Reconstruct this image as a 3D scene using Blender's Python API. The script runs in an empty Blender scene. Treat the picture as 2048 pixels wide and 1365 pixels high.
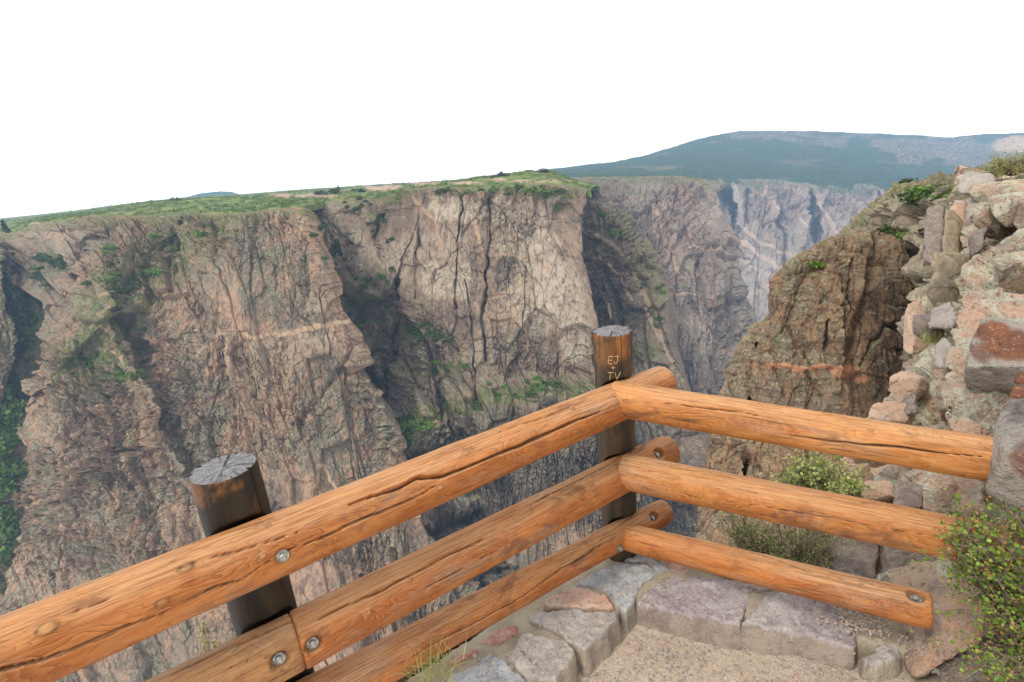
import bpy, bmesh, math, random
import numpy as np
from mathutils import Vector, Matrix
random.seed(7)
SC = bpy.context.scene
COL = SC.collection
R = math.radians

# ------------------------------------------------------------------ camera model
W, H = 2048, 1365
FPX, PIT, ROL, EYE = 1056.0, R(17.5), R(5.5), 1.65
_cp, _sp, _c, _s = math.cos(PIT), math.sin(PIT), math.cos(ROL), math.sin(ROL)
FW = np.array([0, _cp, -_sp]); _U = np.array([0, _sp, _cp]); _R = np.array([1.0, 0, 0])
CX = _c * _R - _s * _U; CY = _s * _R + _c * _U
CAM = np.array([0, 0, EYE])
def ray(px, py):
    px = np.asarray(px, float); py = np.asarray(py, float)
    return FW + CX * ((px - W / 2) / FPX)[..., None] - CY * ((py - H / 2) / FPX)[..., None]
def at(px, py, t):
    return CAM + ray(px, py) * np.asarray(t, float)[..., None]
def atz(px, py, z):
    d = ray(px, py); return CAM + d * ((z - EYE) / d[..., 2])[..., None]
def on_plane(px, py, p, n):
    d = ray(px, py); return CAM + d * (((p - CAM) @ n) / (d @ n))

# ------------------------------------------------------------------ noise (numpy)
def _h(ix, iy, iz, seed):
    h = (ix.astype(np.int64) * 374761393 + iy.astype(np.int64) * 668265263 + iz.astype(np.int64) * 1274126177 + seed * 974634777) & 0xFFFFFFFF
    h = ((h ^ (h >> 13)) * 1274126177) & 0xFFFFFFFF
    h = ((h ^ (h >> 16)) * 2246822519) & 0xFFFFFFFF
    return (h ^ (h >> 15)) & 0xFFFFFFFF
def _r(ix, iy, iz, seed): return _h(ix, iy, iz, seed) / 4294967295.0
def vnoise(x, y, z=None, seed=0):
    x = np.asarray(x, float); y = np.asarray(y, float)
    ix = np.floor(x); iy = np.floor(y); fx = x - ix; fy = y - iy
    ux = fx * fx * (3 - 2 * fx); uy = fy * fy * (3 - 2 * fy)
    if z is None:
        iz = np.zeros_like(ix)
        a = _r(ix, iy, iz, seed); b = _r(ix + 1, iy, iz, seed); c = _r(ix, iy + 1, iz, seed); d = _r(ix + 1, iy + 1, iz, seed)
        return (a + (b - a) * ux) * (1 - uy) + (c + (d - c) * ux) * uy
    iz = np.floor(z); fz = z - iz; uz = fz * fz * (3 - 2 * fz); out = 0
    for k in (0, 1):
        a = _r(ix, iy, iz + k, seed); b = _r(ix + 1, iy, iz + k, seed); c = _r(ix, iy + 1, iz + k, seed); d = _r(ix + 1, iy + 1, iz + k, seed)
        v = (a + (b - a) * ux) * (1 - uy) + (c + (d - c) * ux) * uy
        out = out + v * (uz if k else 1 - uz)
    return out
def fbm(x, y, z=None, seed=0, o=4, g=0.5):
    s = 0; a = 1.0; n = 0
    for i in range(o):
        f = 2.03 ** i
        s = s + a * (vnoise(x * f + i * 17.3, y * f + i * 9.1, None if z is None else z * f + i * 5.7, seed + i) - 0.5); n += a; a *= g
    return 2 * s / n
def cells(x, y, seed, box=False):
    ix = np.floor(x); iy = np.floor(y); z0 = np.zeros_like(ix)
    F1 = np.full(x.shape, 9.0); F2 = np.full(x.shape, 9.0)
    ci = np.zeros_like(x); cj = np.zeros_like(x); vx = np.zeros_like(x); vy = np.zeros_like(x)
    for dx in (-1, 0, 1):
        for dy in (-1, 0, 1):
            a = ix + dx; b = iy + dy
            px = a + 0.1 + 0.8 * _r(a, b, z0, seed) - x; py = b + 0.1 + 0.8 * _r(a, b, z0 + 1, seed) - y
            d = (np.maximum(np.abs(px), np.abs(py)) * 0.65 + 0.35 * np.hypot(px, py)) ** 2 if box else px * px + py * py
            m = d < F1
            F2 = np.where(m, F1, np.minimum(F2, d)); F1 = np.where(m, d, F1)
            ci = np.where(m, a, ci); cj = np.where(m, b, cj); vx = np.where(m, -px, vx); vy = np.where(m, -py, vy)
    F1 = np.sqrt(F1); F2 = np.sqrt(F2)
    return F2 - F1, _r(ci, cj, z0 + 2, seed), _r(ci, cj, z0 + 3, seed) - 0.5, _r(ci, cj, z0 + 4, seed) - 0.5, vx, vy
def cells3(x, y, z, seed):
    ix = np.floor(x); iy = np.floor(y); iz = np.floor(z)
    F1 = np.full(x.shape, 9.0); F2 = np.full(x.shape, 9.0); c = [np.zeros_like(x) for _ in range(6)]
    for dx in (-1, 0, 1):
        for dy in (-1, 0, 1):
            for dz in (-1, 0, 1):
                a = ix + dx; b = iy + dy; k = iz + dz; h = _h(a, b, k, seed)
                p = (a + 0.1 + 0.8 * (h & 1023) / 1023.0 - x, b + 0.1 + 0.8 * ((h >> 10) & 1023) / 1023.0 - y, k + 0.1 + 0.8 * ((h >> 20) & 1023) / 1023.0 - z)
                d = (np.maximum(np.maximum(np.abs(p[0]), np.abs(p[1])), np.abs(p[2])) * 0.6 + 0.4 * np.sqrt(p[0] ** 2 + p[1] ** 2 + p[2] ** 2))
                m = d < F1; F2 = np.where(m, F1, np.minimum(F2, d)); F1 = np.where(m, d, F1)
                for q, v in enumerate((a, b, k, -p[0], -p[1], -p[2])): c[q] = np.where(m, v, c[q])
    g = [_r(c[0], c[1], c[2], seed + 1 + i) - 0.5 for i in range(4)]
    return F2 - F1, g[0] + 0.5, g[1], g[2], g[3], c[3], c[4], c[5]
def relief3(P, seed, S, amp, levels=((1.0, 1.0), (0.42, 0.5), (0.17, 0.24), (0.07, 0.10)), flat=1.0, crack=0.5):
    """chunky broken rock, the same in every direction. amp may be an array"""
    d = 0; Q = P + S * 0.06 * np.stack([fbm(P[..., 0] / S * 3, P[..., 1] / S * 3, P[..., 2] / S * 3, seed=seed + 60 + i, o=3) for i in range(3)], -1)
    for i, (sz, am) in enumerate(levels):
        s_ = S * sz; e, h, g1, g2, g3, vx, vy, vz = cells3(Q[..., 0] / s_ + 7 * i, Q[..., 1] / s_ + 3 * i, Q[..., 2] * flat / s_, seed + 13 * i)
        d = d + am * ((h - 0.5) + 1.5 * (g1 * vx + g2 * vy + g3 * vz) - 0.3 * vz - crack * (1 - sstep(0, .07, e)))
    q = S * 0.12
    return amp * (d + 0.10 * fbm(P[..., 0] / q, P[..., 1] / q, P[..., 2] / q, seed=seed + 90, o=5, g=0.62))
def sstep(a, b, x):
    t = np.clip((x - a) / (b - a), 0, 1); return t * t * (3 - 2 * t)
def polydist(px, py, poly):
    """distance to a polyline and signed side (positive = left of travel on screen, y down)"""
    best = np.full(px.shape, 1e9); side = np.zeros(px.shape)
    for (x0, y0), (x1, y1) in zip(poly[:-1], poly[1:]):
        dx, dy = x1 - x0, y1 - y0; L = dx * dx + dy * dy + 1e-9
        t = np.clip(((px - x0) * dx + (py - y0) * dy) / L, 0, 1)
        ex = px - x0 - t * dx; ey = py - y0 - t * dy
        d = np.hypot(ex, ey); m = d < best
        best = np.where(m, d, best); side = np.where(m, np.sign(ex * dy - ey * dx), side)
    return best, side

# ------------------------------------------------------------------ object helpers
def tag(o, label=None, cat=None, group=None, kind=None):
    if label: o['label'] = label
    if cat: o['category'] = cat
    if group: o['group'] = group
    if kind: o['kind'] = kind
    return o
def empty(name, loc=(0, 0, 0)):
    o = bpy.data.objects.new(name, None); o.location = loc; o.empty_display_size = 0.1; COL.objects.link(o); return o
def link(name, me, mat=None, parent=None):
    o = bpy.data.objects.new(name, me); COL.objects.link(o)
    if mat is not None and not me.materials: me.materials.append(mat)
    if parent is not None:
        o.parent = parent
        o.matrix_parent_inverse = Matrix.Translation(parent.location).inverted() if parent.type == 'EMPTY' and parent.parent is None else Matrix()
    return o
def np_mesh(name, V, Fq, smooth=True, attrs=None):
    """V (n,3); Fq (m,k) faces of equal size"""
    me = bpy.data.meshes.new(name)
    V = np.asarray(V, np.float32); Fq = np.asarray(Fq, np.int32); k = Fq.shape[1]
    me.vertices.add(len(V)); me.vertices.foreach_set('co', V.ravel())
    me.loops.add(Fq.size); me.loops.foreach_set('vertex_index', Fq.ravel())
    me.polygons.add(len(Fq)); me.polygons.foreach_set('loop_start', np.arange(len(Fq), dtype=np.int32) * k)
    me.polygons.foreach_set('loop_total', np.full(len(Fq), k, np.int32))
    me.polygons.foreach_set('use_smooth', np.full(len(Fq), smooth))
    for n, a in (attrs or {}).items():
        at_ = me.attributes.new(n, 'FLOAT', 'POINT'); at_.data.foreach_set('value', np.asarray(a, np.float32).ravel())
    me.update(calc_edges=True); me.validate()
    return me
def grid_faces(nv, nu, wrap=False):
    i = np.arange(nv - 1)[:, None]; m = nu if wrap else nu - 1
    j = np.arange(m)[None, :]; j1 = (j + 1) % nu
    return np.stack([i * nu + j, i * nu + j1, (i + 1) * nu + j1, (i + 1) * nu + j], -1).reshape(-1, 4)
def grid_normals(P):
    du = np.gradient(P, axis=1); dv = np.gradient(P, axis=0)
    n = np.cross(du, dv); n /= np.linalg.norm(n, axis=-1, keepdims=True) + 1e-9
    return n
def blur(a, k):
    if k < 1: return a
    for ax in (0, 1):
        pad = [(0, 0)] * a.ndim; pad[ax] = (k, k)
        q = np.pad(a, pad, mode='edge'); c = np.cumsum(q, axis=ax)
        c = np.concatenate([np.zeros_like(np.take(c, [0], axis=ax)), c], axis=ax)
        n = a.shape[ax]
        a = (np.take(c, range(2 * k + 1, 2 * k + 1 + n), axis=ax) - np.take(c, range(0, n), axis=ax)) / (2 * k + 1)
    return a

# ------------------------------------------------------------------ material helpers
class NT:
    def __init__(s, name, rough=0.9, spec=0.25):
        s.m = bpy.data.materials.new(name); s.m.use_nodes = True; s.t = s.m.node_tree
        s.b = s.t.nodes['Principled BSDF']; s.b.inputs['Roughness'].default_value = rough
        s.b.inputs['Specular IOR Level'].default_value = spec
        s.tc = s.t.nodes.new('ShaderNodeTexCoord').outputs['Object']
    def put(s, sock, v):
        if hasattr(v, 'is_linked') or isinstance(v, bpy.types.NodeSocket): s.t.links.new(v, sock)
        elif v is not None:
            if isinstance(v, (tuple, list)) and len(v) == 3 and sock.type == 'RGBA': v = (*v, 1)
            sock.default_value = v
    def map(s, sc, vec=None, rot=(0, 0, 0)):
        n = s.t.nodes.new('ShaderNodeMapping'); s.put(n.inputs['Vector'], vec or s.tc); n.inputs['Scale'].default_value = sc
        n.inputs['Rotation'].default_value = rot
        return n.outputs[0]
    def noise(s, vec, scale=1, detail=5, rough=0.55, dist=0.0):
        n = s.t.nodes.new('ShaderNodeTexNoise'); s.put(n.inputs['Vector'], vec)
        n.inputs['Scale'].default_value = scale; n.inputs['Detail'].default_value = detail
        n.inputs['Roughness'].default_value = rough; n.inputs['Distortion'].default_value = dist
        return n.outputs['Fac']
    def voro(s, vec, scale=1, feature='F1', out='Distance', rnd=1.0):
        n = s.t.nodes.new('ShaderNodeTexVoronoi'); n.feature = feature; s.put(n.inputs['Vector'], vec)
        n.inputs['Scale'].default_value = scale; n.inputs['Randomness'].default_value = rnd
        return n.outputs[out]
    def ramp(s, f, a, b, lo=0.0, hi=1.0):
        n = s.t.nodes.new('ShaderNodeMapRange'); n.interpolation_type = 'SMOOTHSTEP'
        s.put(n.inputs['Value'], f); n.inputs['From Min'].default_value = a; n.inputs['From Max'].default_value = b
        n.inputs['To Min'].default_value = lo; n.inputs['To Max'].default_value = hi
        return n.outputs[0]
    def math(s, op, a, b=None, c=None):
        n = s.t.nodes.new('ShaderNodeMath'); n.operation = op
        s.put(n.inputs[0], a)
        if b is not None: s.put(n.inputs[1], b)
        if c is not None: s.put(n.inputs[2], c)
        return n.outputs[0]
    def mix(s, f, a, b, mode='MIX'):
        n = s.t.nodes.new('ShaderNodeMix'); n.data_type = 'RGBA'; n.blend_type = mode; n.clamp_factor = True
        s.put(n.inputs[0], f); s.put(n.inputs[6], a); s.put(n.inputs[7], b)
        return n.outputs[2]
    def attr(s, name):
        n = s.t.nodes.new('ShaderNodeAttribute'); n.attribute_name = name; return n.outputs['Fac']
    def cramp(s, f, stops):
        n = s.t.nodes.new('ShaderNodeValToRGB'); s.put(n.inputs[0], f); e = n.color_ramp.elements
        while len(e) < len(stops): e.new(0.5)
        for el, (p, c) in zip(e, stops): el.position = p; el.color = (*c, 1)
        return n.outputs[0]
    def bump(s, h, strength=0.5, dist=0.1, normal=None):
        n = s.t.nodes.new('ShaderNodeBump'); s.put(n.inputs['Height'], h); n.inputs['Strength'].default_value = strength
        n.inputs['Distance'].default_value = dist
        if normal is not None: s.put(n.inputs['Normal'], normal)
        return n.outputs[0]
    def nz(s):
        g = s.t.nodes.new('ShaderNodeNewGeometry'); x = s.t.nodes.new('ShaderNodeSeparateXYZ')
        s.t.links.new(g.outputs['Normal'], x.inputs[0]); return x.outputs[2]
    def orand(s):
        return s.t.nodes.new('ShaderNodeObjectInfo').outputs['Random']
    def done(s, col, normal=None, rough=None):
        s.put(s.b.inputs['Base Color'], col)
        if normal is not None: s.put(s.b.inputs['Normal'], normal)
        if rough is not None: s.put(s.b.inputs['Roughness'], rough)
        return s.m

def cliff_mat(name, k, tan, brown, grey, dark, pale, vein, lichen=0.5, varnish=0.6, grass=(0.085, 0.115, 0.03), bump=0.7, strat=False):
    """k: size of one metre of texture (1 = a wall some 400 m away)"""
    n = NT(name, 0.95, 0.1)
    big = n.noise(n.map((0.022 / k, 0.022 / k, 0.012 / k)), 1, 5, 0.6, 0.6)
    st = n.noise(n.map((0.11 / k, 0.11 / k, 0.016 / k)), 1, 7, 0.66, 0.9)
    st2 = n.noise(n.map((0.34 / k, 0.34 / k, 0.035 / k)), 1, 6, 0.68, 0.6)
    md = n.noise(n.map((0.09 / k, 0.09 / k, 0.06 / k)), 1, 9, 0.72, 0.5)
    md2 = n.noise(n.map((0.05 / k, 0.05 / k, 0.03 / k)), 1, 9, 0.7, 0.8)
    fn = n.noise(n.map((0.7 / k, 0.7 / k, 0.4 / k)), 1, 6, 0.75)
    col = n.mix(n.ramp(st, 0.43, 0.57), tan, brown)
    col = n.mix(n.ramp(st2, 0.36, 0.5, 0.5, 0), col, tan)
    col = n.mix(n.math('MULTIPLY', n.ramp(big, 0.40, 0.60), n.ramp(md, 0.42, 0.56, 0.1, lichen * 1.7)), col, grey)
    col = n.mix(n.math('MULTIPLY', n.attr('cid'), 0.4), col, n.mix(0.5, tan, pale))
    col = n.mix(n.math('MULTIPLY', n.attr('pale'), n.ramp(md, 0.36, 0.5, 0.35, 1.0)), col, n.mix(n.ramp(st2, 0.45, 0.68), pale, tan))
    col = n.mix(n.math('MULTIPLY', n.attr('lich'), n.ramp(md, 0.40, 0.52, 0.15, 0.95)), col, n.mix(n.ramp(fn, 0.4, 0.6), grey, n.mix(0.6, grey, dark)))
    if strat:
        bd = n.noise(n.map((0.04 / k, 0.04 / k, 0.5 / k), rot=(0.06, -0.05, 0)), 1, 6, 0.65, 0.4)
        col = n.mix(n.ramp(bd, 0.51, 0.62, 0, 0.55), col, dark); col = n.mix(n.ramp(bd, 0.47, 0.36, 0, 0.45), col, tan)
    col = n.mix(n.math('MULTIPLY', n.ramp(st2, 0.48, 0.62, 0, varnish), n.ramp(md2, 0.4, 0.56, 0.25, 1)), col, dark)
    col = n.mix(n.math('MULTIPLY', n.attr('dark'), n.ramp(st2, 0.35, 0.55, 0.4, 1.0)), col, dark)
    col = n.mix(n.math('MULTIPLY', n.attr('vein'), n.ramp(fn, 0.3, 0.5, 0.35, 1.0)), col, vein)
    nz = n.nz()
    up = n.math('MULTIPLY', n.ramp(nz, 0.5, 0.85), n.ramp(md, 0.42, 0.56))
    col = n.mix(n.math('MULTIPLY', up, 0.7), col, n.mix(n.ramp(fn, 0.42, 0.58), (0.30, 0.27, 0.20), (0.12, 0.125, 0.06)))
    g = n.attr('green')
    gm = n.math('MULTIPLY', g, n.ramp(n.noise(n.map((0.25 / k,) * 3), 1, 6, 0.75), 0.45, 0.55))
    col = n.mix(gm, col, n.mix(n.ramp(fn, 0.45, 0.65), grass, (0.22, 0.18, 0.085)))
    col = n.mix(n.ramp(fn, 0.45, 0.65, 0, 0.4), col, n.mix(0.6, col, (0.03, 0.024, 0.02), 'MIX'))
    col = n.mix(n.ramp(fn, 0.46, 0.34, 0, 0.2), col, n.mix(0.5, col, (0.75, 0.62, 0.5), 'MIX'))
    h = n.math('ADD', n.math('MULTIPLY', st2, 1.2), n.math('MULTIPLY', fn, 0.8))
    return n.done(col, n.bump(h, bump * 0.55, 1.2 * k))

M = {}
M['wall_a'] = cliff_mat('rock_tan_face', 1, (0.345, 0.205, 0.128), (0.139, 0.088, 0.064), (0.168, 0.144, 0.102), (0.059, 0.045, 0.038), (0.353, 0.277, 0.202), (0.403, 0.277, 0.181), lichen=0.8, varnish=0.7)
M['wall_b'] = cliff_mat('rock_pale_face', 1, (0.268, 0.176, 0.120), (0.131, 0.086, 0.064), (0.151, 0.127, 0.095), (0.046, 0.035, 0.031), (0.395, 0.324, 0.240), (0.366, 0.247, 0.163), lichen=0.35)
M['wall_c'] = cliff_mat('rock_brown_face', 1.2, (0.197, 0.130, 0.092), (0.102, 0.072, 0.056), (0.127, 0.107, 0.081), (0.047, 0.037, 0.033), (0.253, 0.204, 0.158), (0.324, 0.232, 0.162), lichen=0.5)
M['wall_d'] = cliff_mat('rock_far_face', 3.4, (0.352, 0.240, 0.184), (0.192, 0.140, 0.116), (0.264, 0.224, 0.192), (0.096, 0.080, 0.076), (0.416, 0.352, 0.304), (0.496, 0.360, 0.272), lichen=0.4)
M['wall_c2'] = cliff_mat('rock_mauve_face', 1.8, (0.306, 0.203, 0.153), (0.171, 0.122, 0.104), (0.216, 0.180, 0.153), (0.086, 0.070, 0.065), (0.378, 0.306, 0.252), (0.432, 0.297, 0.225), lichen=0.5)
M['tower'] = cliff_mat('rock_outcrop_brown', 0.13, (0.25, 0.145, 0.080), (0.115, 0.070, 0.045), (0.165, 0.138, 0.095), (0.040, 0.029, 0.023), (0.29, 0.225, 0.15), (0.40, 0.19, 0.105), lichen=0.6, varnish=0.65, strat=True)
M['ridge'] = cliff_mat('rock_ridge', 0.10, (0.357, 0.281, 0.196), (0.196, 0.140, 0.100), (0.264, 0.238, 0.170), (0.085, 0.064, 0.051), (0.374, 0.323, 0.246), (0.425, 0.264, 0.170), lichen=0.6, varnish=0.3)

# ------------------------------------------------------------------ terrain patches
def resample(poly, n):
    p = np.array(poly, float); d = np.r_[0, np.cumsum(np.hypot(np.diff(p[:, 0]), np.diff(p[:, 1])) + 1e-3)]
    u = np.linspace(0, d[-1], n)
    return np.stack([np.interp(u, d, p[:, 0]), np.interp(u, d, p[:, 1]), np.interp(u, d, np.log(p[:, 2]))], -1)
WALLS = {}
def patch(rows, nu, nv, soft=0, weights=None):
    A = np.stack([resample(r, nu) for r in rows])
    if weights is None:
        c = A[:, :, :2].mean(1); w = np.r_[0, np.cumsum(np.maximum(4, np.hypot(*np.diff(c, axis=0).T)))]
    else: w = np.r_[0, np.cumsum(weights)]
    v = np.linspace(0, w[-1], nv); k = np.clip(np.searchsorted(w, v, 'right') - 1, 0, len(w) - 2); f = ((v - w[k]) / (w[k + 1] - w[k]))[:, None, None]
    G = A[k] * (1 - f) + A[k + 1] * f
    if soft: G = blur(G, soft)
    px, py, t = G[..., 0], G[..., 1], np.exp(G[..., 2])
    return px, py, t
def patch3(rows, nu, nv, soft=0):
    """like patch, but spaced evenly in metres (for near ground seen at a slant)"""
    def even(Q, n):
        d = np.r_[0, np.cumsum(np.linalg.norm(np.diff(Q, axis=0), axis=1) + 1e-4)]; u = np.linspace(0, d[-1], n)
        return np.stack([np.interp(u, d, Q[:, k]) for k in range(3)], 1)
    A = np.stack([even(at(*np.array(r, float).T), nu) for r in rows])
    w = np.r_[0, np.cumsum(np.linalg.norm(np.diff(A, axis=0), axis=2).mean(1))]; v = np.linspace(0, w[-1], nv)
    k = np.clip(np.searchsorted(w, v, 'right') - 1, 0, len(w) - 2); f = ((v - w[k]) / (w[k + 1] - w[k]))[:, None, None]
    P = A[k] * (1 - f) + A[k + 1] * f
    if soft: P = blur(P, soft)
    q = P - CAM; t = q @ FW
    return W / 2 + FPX * (q @ CX) / t, H / 2 - FPX * (q @ CY) / t, t
def step_feature(px, py, t, poly, amp, decay, width=6, side=1):
    d, s = polydist(px, py, poly); sd = d * s * side
    return t - amp * sstep(-width, width, sd) * np.exp(-np.maximum(sd, 0) / decay)
def groove(px, py, t, poly, amp, w):
    sd = int(abs(poly[0][0])); wx = px + 0.5 * w * fbm(px / 30, py / 30, seed=sd, o=3) + 5 * fbm(px / 22, py / 22, seed=sd + 4, o=3)
    d, _ = polydist(wx, py, poly); wl = w * (0.75 + 0.6 * fbm(px / 40, py / 26, seed=sd + 7, o=3))
    return t + amp * np.clip(0.75 + 0.9 * fbm(px / 60, py / 45, seed=sd + 9, o=3), 0.15, 1.2) * np.clip(1 - d / np.maximum(wl, 1), 0, 1) ** 1.3
def bulge(px, py, t, cx, cy, rx, ry, amp):
    return t - amp * np.exp(-((px - cx) / rx) ** 2 - ((py - cy) / ry) ** 2)
def veins(px, py, polys, seed=0, wob=7):
    out = np.zeros(px.shape)
    wx = px + wob * fbm(px / 28, py / 28, seed=seed + 1, o=3); wy = py + wob * fbm(px / 28, py / 28, seed=seed + 9, o=3)
    for poly, w in polys:
        d, _ = polydist(wx, wy, poly); out = np.maximum(out, 1 - sstep(w * 0.5, w, d))
    return out
def blobs(px, py, lst, seed=0, wob=16):
    wx = px + wob * fbm(px / 40, py / 55, seed=seed + 2, o=4); wy = py + wob * fbm(px / 40, py / 55, seed=seed + 12, o=4)
    out = np.zeros(px.shape)
    for cx, cy, rx, ry, amp in lst:
        q = ((wx - cx) / rx) ** 2 + ((wy - cy) / ry) ** 2
        out = np.maximum(out, amp * (1 - sstep(0.55, 1.15, q)))
    return out
def rock_relief(a, b, P, seed, S, amp, lean=0.0, aspect=2.6, crack=1.0, fine=1.0):
    """angular, vertically jointed relief in metres. a along the wall, b height, S size of a big block"""
    wa = a + S * 0.10 * fbm(a / S, b / (2.5 * S), seed=seed, o=2) + S * 0.022 * fbm(a / S * 9, b / S * 5, seed=seed + 8, o=3) + lean * b
    wb = b + S * 0.45 * fbm(a / S + 7, b / (2 * S), seed=seed + 3, o=2) + S * 0.03 * fbm(a / S * 9, b / S * 9, seed=seed + 9, o=3)
    d = np.zeros_like(a); cid = np.zeros_like(a)
    rough = sstep(-0.32, 0.30, fbm(a / (1.3 * S), b / (1.9 * S), seed=seed + 40, o=4))          # smooth slabs against broken rock
    for i, (sz, am, asp, g, cr, rg) in enumerate(((1.0, 1.0, aspect, 0.55, 0.10, 0), (0.46, 0.66, aspect * 1.25, 0.9, 0.2, .25), (0.2, 0.36, aspect, 1.1, 0.3, .65), (0.09, 0.19, aspect * 0.7, 1.2, 0.4, .85), (0.042, 0.10, 1.1, 1.2, 0.2, .9))):
        e, h, g1, g2, vx, vy = cells(wa / (S * sz) + 31 * i, wb / (S * sz * asp) + 17 * i, seed + 11 * i, True)
        k = amp * am * (1 - rg + rg * 1.6 * rough) * (fine if i > 1 else 1)
        d += k * ((h - 0.5) + g * (g1 * vx * 2.0 + g2 * vy * 1.2) - 0.42 * vy)
        d -= k * cr * crack * (1 - sstep(0.0, 0.05, e)) * (h > 0.4) * 1.6
        if i < 4: cid += (h - 0.5) * (0.5, 0.5, 0.5, 0.4)[i]
    d += amp * 0.22 * fbm(wa / (S * 0.3), wb / (S * 1.6), seed=seed + 5, o=6, g=0.6)
    q = S * 0.10
    d += amp * 0.07 * (0.4 + rough) * fbm(P[..., 0] / q, P[..., 1] / q, P[..., 2] / q, seed=seed + 6, o=4, g=0.65)
    return d, np.clip(cid + 0.5, 0, 1)
def wall(name, px, py, t, mat, S, amp, seed, lean=0.0, aspect=2.6, crack=1.0, fade_top=0.0, masks=None, smooth=False, kind='structure', ampmap=None, r3=False, fine=1.0, fold=0.3, arc=False, push=0.0):
    P = at(px, py, t)
    rr = np.hypot(P[..., 0], P[..., 1]); a = np.arctan2(P[..., 0], P[..., 1]) * np.median(rr)
    b = P[..., 2]; kb = px.shape[1] // 12
    if arc:
        Pb = blur(np.stack([P[..., 2], rr], -1), kb); seg = np.hypot(*np.moveaxis(np.diff(Pb, axis=0), -1, 0))
        b = P[..., 2] - Pb[..., 0] + Pb[:1, :, 0] - np.concatenate([np.zeros((1, px.shape[1])), np.cumsum(blur(seg, kb), axis=0)], 0)      # height measured along the slope
    dt_ = t - blur(t, px.shape[1] // 9); a = a + fold * dt_; b = b - 0.3 * fold * dt_          # folds of the wall keep their blocks unstretched
    N = grid_normals(blur(P, max(2, P.shape[1] // 60)))
    if (N[P.shape[0] // 2, P.shape[1] // 2] @ FW) > 0: N = -N
    if not r3: d, cid = rock_relief(a, b, P, seed, S, amp, lean, aspect, crack, fine)
    if r3: d = relief3(P, seed, S, amp, r3 if isinstance(r3, tuple) else ((1.0, 1.0), (0.42, 0.5), (0.17, 0.24)), flat=aspect, crack=crack) + push; cid = 0.5 + 0 * d
    if ampmap is not None: d = d * ampmap
    d = d * sstep(-0.004, 0.014, np.linspace(0, 1, px.shape[0]))[:, None]
    P = P + N * d[..., None]
    if r3: P = blur(P, 1)
    at_ = {'cid': cid}
    for k in ('pale', 'vein', 'green', 'dark', 'lich'): at_[k] = (masks or {}).get(k, np.zeros(px.shape))
    me = np_mesh(name, P.reshape(-1, 3), grid_faces(*px.shape), smooth, at_)
    o = link(name, me, mat); tag(o, kind=kind)
    WALLS[name] = (px, py, P)
    return o
def surf(name, x, y):
    """point of a finished wall that was laid out at that place"""
    px, py, P = WALLS[name]; i = np.argmin((px - x) ** 2 + (py - y) ** 2); return P.reshape(-1, 3)[i]

# ------------------------------------------------------------------ canyon: far side
def rim_lip(row, dy, k): return [(x, y - dy, t * k) for x, y, t in row]

# left buttress
rim_a = [(-140, 468, 600), (20, 468, 540), (60, 452, 520), (180, 432, 480), (300, 432, 445), (400, 430, 420), (480, 430, 400), (560, 418, 385), (605, 415, 378), (628, 428, 384), (640, 442, 395), (600, 445, 560)]
px, py, t = patch([rim_lip(rim_a, 4, 1.06), rim_a,
    [(66, 600, 455), (130, 600, 430), (250, 600, 405), (400, 600, 385), (560, 600, 368), (668, 590, 370), (692, 600, 380), (640, 600, 540)],
    [(50, 850, 395), (130, 850, 380), (300, 850, 370), (500, 850, 355), (700, 850, 350), (787, 850, 362), (730, 850, 520)],
    [(28, 1100, 365), (300, 1100, 345), (600, 1100, 335), (800, 1090, 335), (868, 1095, 345), (800, 1095, 500)],
    [(-140, 1600, 330), (500, 1600, 310), (1200, 1500, 310), (1150, 1500, 450)]], 980, 860, soft=7)
t = step_feature(px, py, t, [(225, 630), (262, 690), (300, 780), (330, 850), (372, 945), (420, 1010)], 16, 170, 6, -1)
t = step_feature(px, py, t, [(150, 560), (100, 640), (62, 720)], 14, 120, 8, 1)
t = step_feature(px, py, t, [(480, 440), (440, 520), (420, 600), (405, 640)], 9, 160, 10, 1)
t = step_feature(px, py, t, [(330, 470), (250, 560), (210, 640), (120, 740)], 10, 90, 8, -1)
t = groove(px, py, t, [(248, 640), (268, 700), (282, 730)], 14, 18)
t = groove(px, py, t, [(180, 470), (150, 540), (130, 620)], 12, 22)
t = groove(px, py, t, [(700, 700), (640, 800), (600, 850)], 5, 20)
t = bulge(px, py, t, 560, 520, 90, 130, 9); t = bulge(px, py, t, 220, 520, 80, 60, 10); t = bulge(px, py, t, 130, 860, 60, 120, 9)
slope = sstep(90, 25, polydist(px, py, [(440, 425), (300, 520), (240, 590), (150, 720)])[0])
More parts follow.
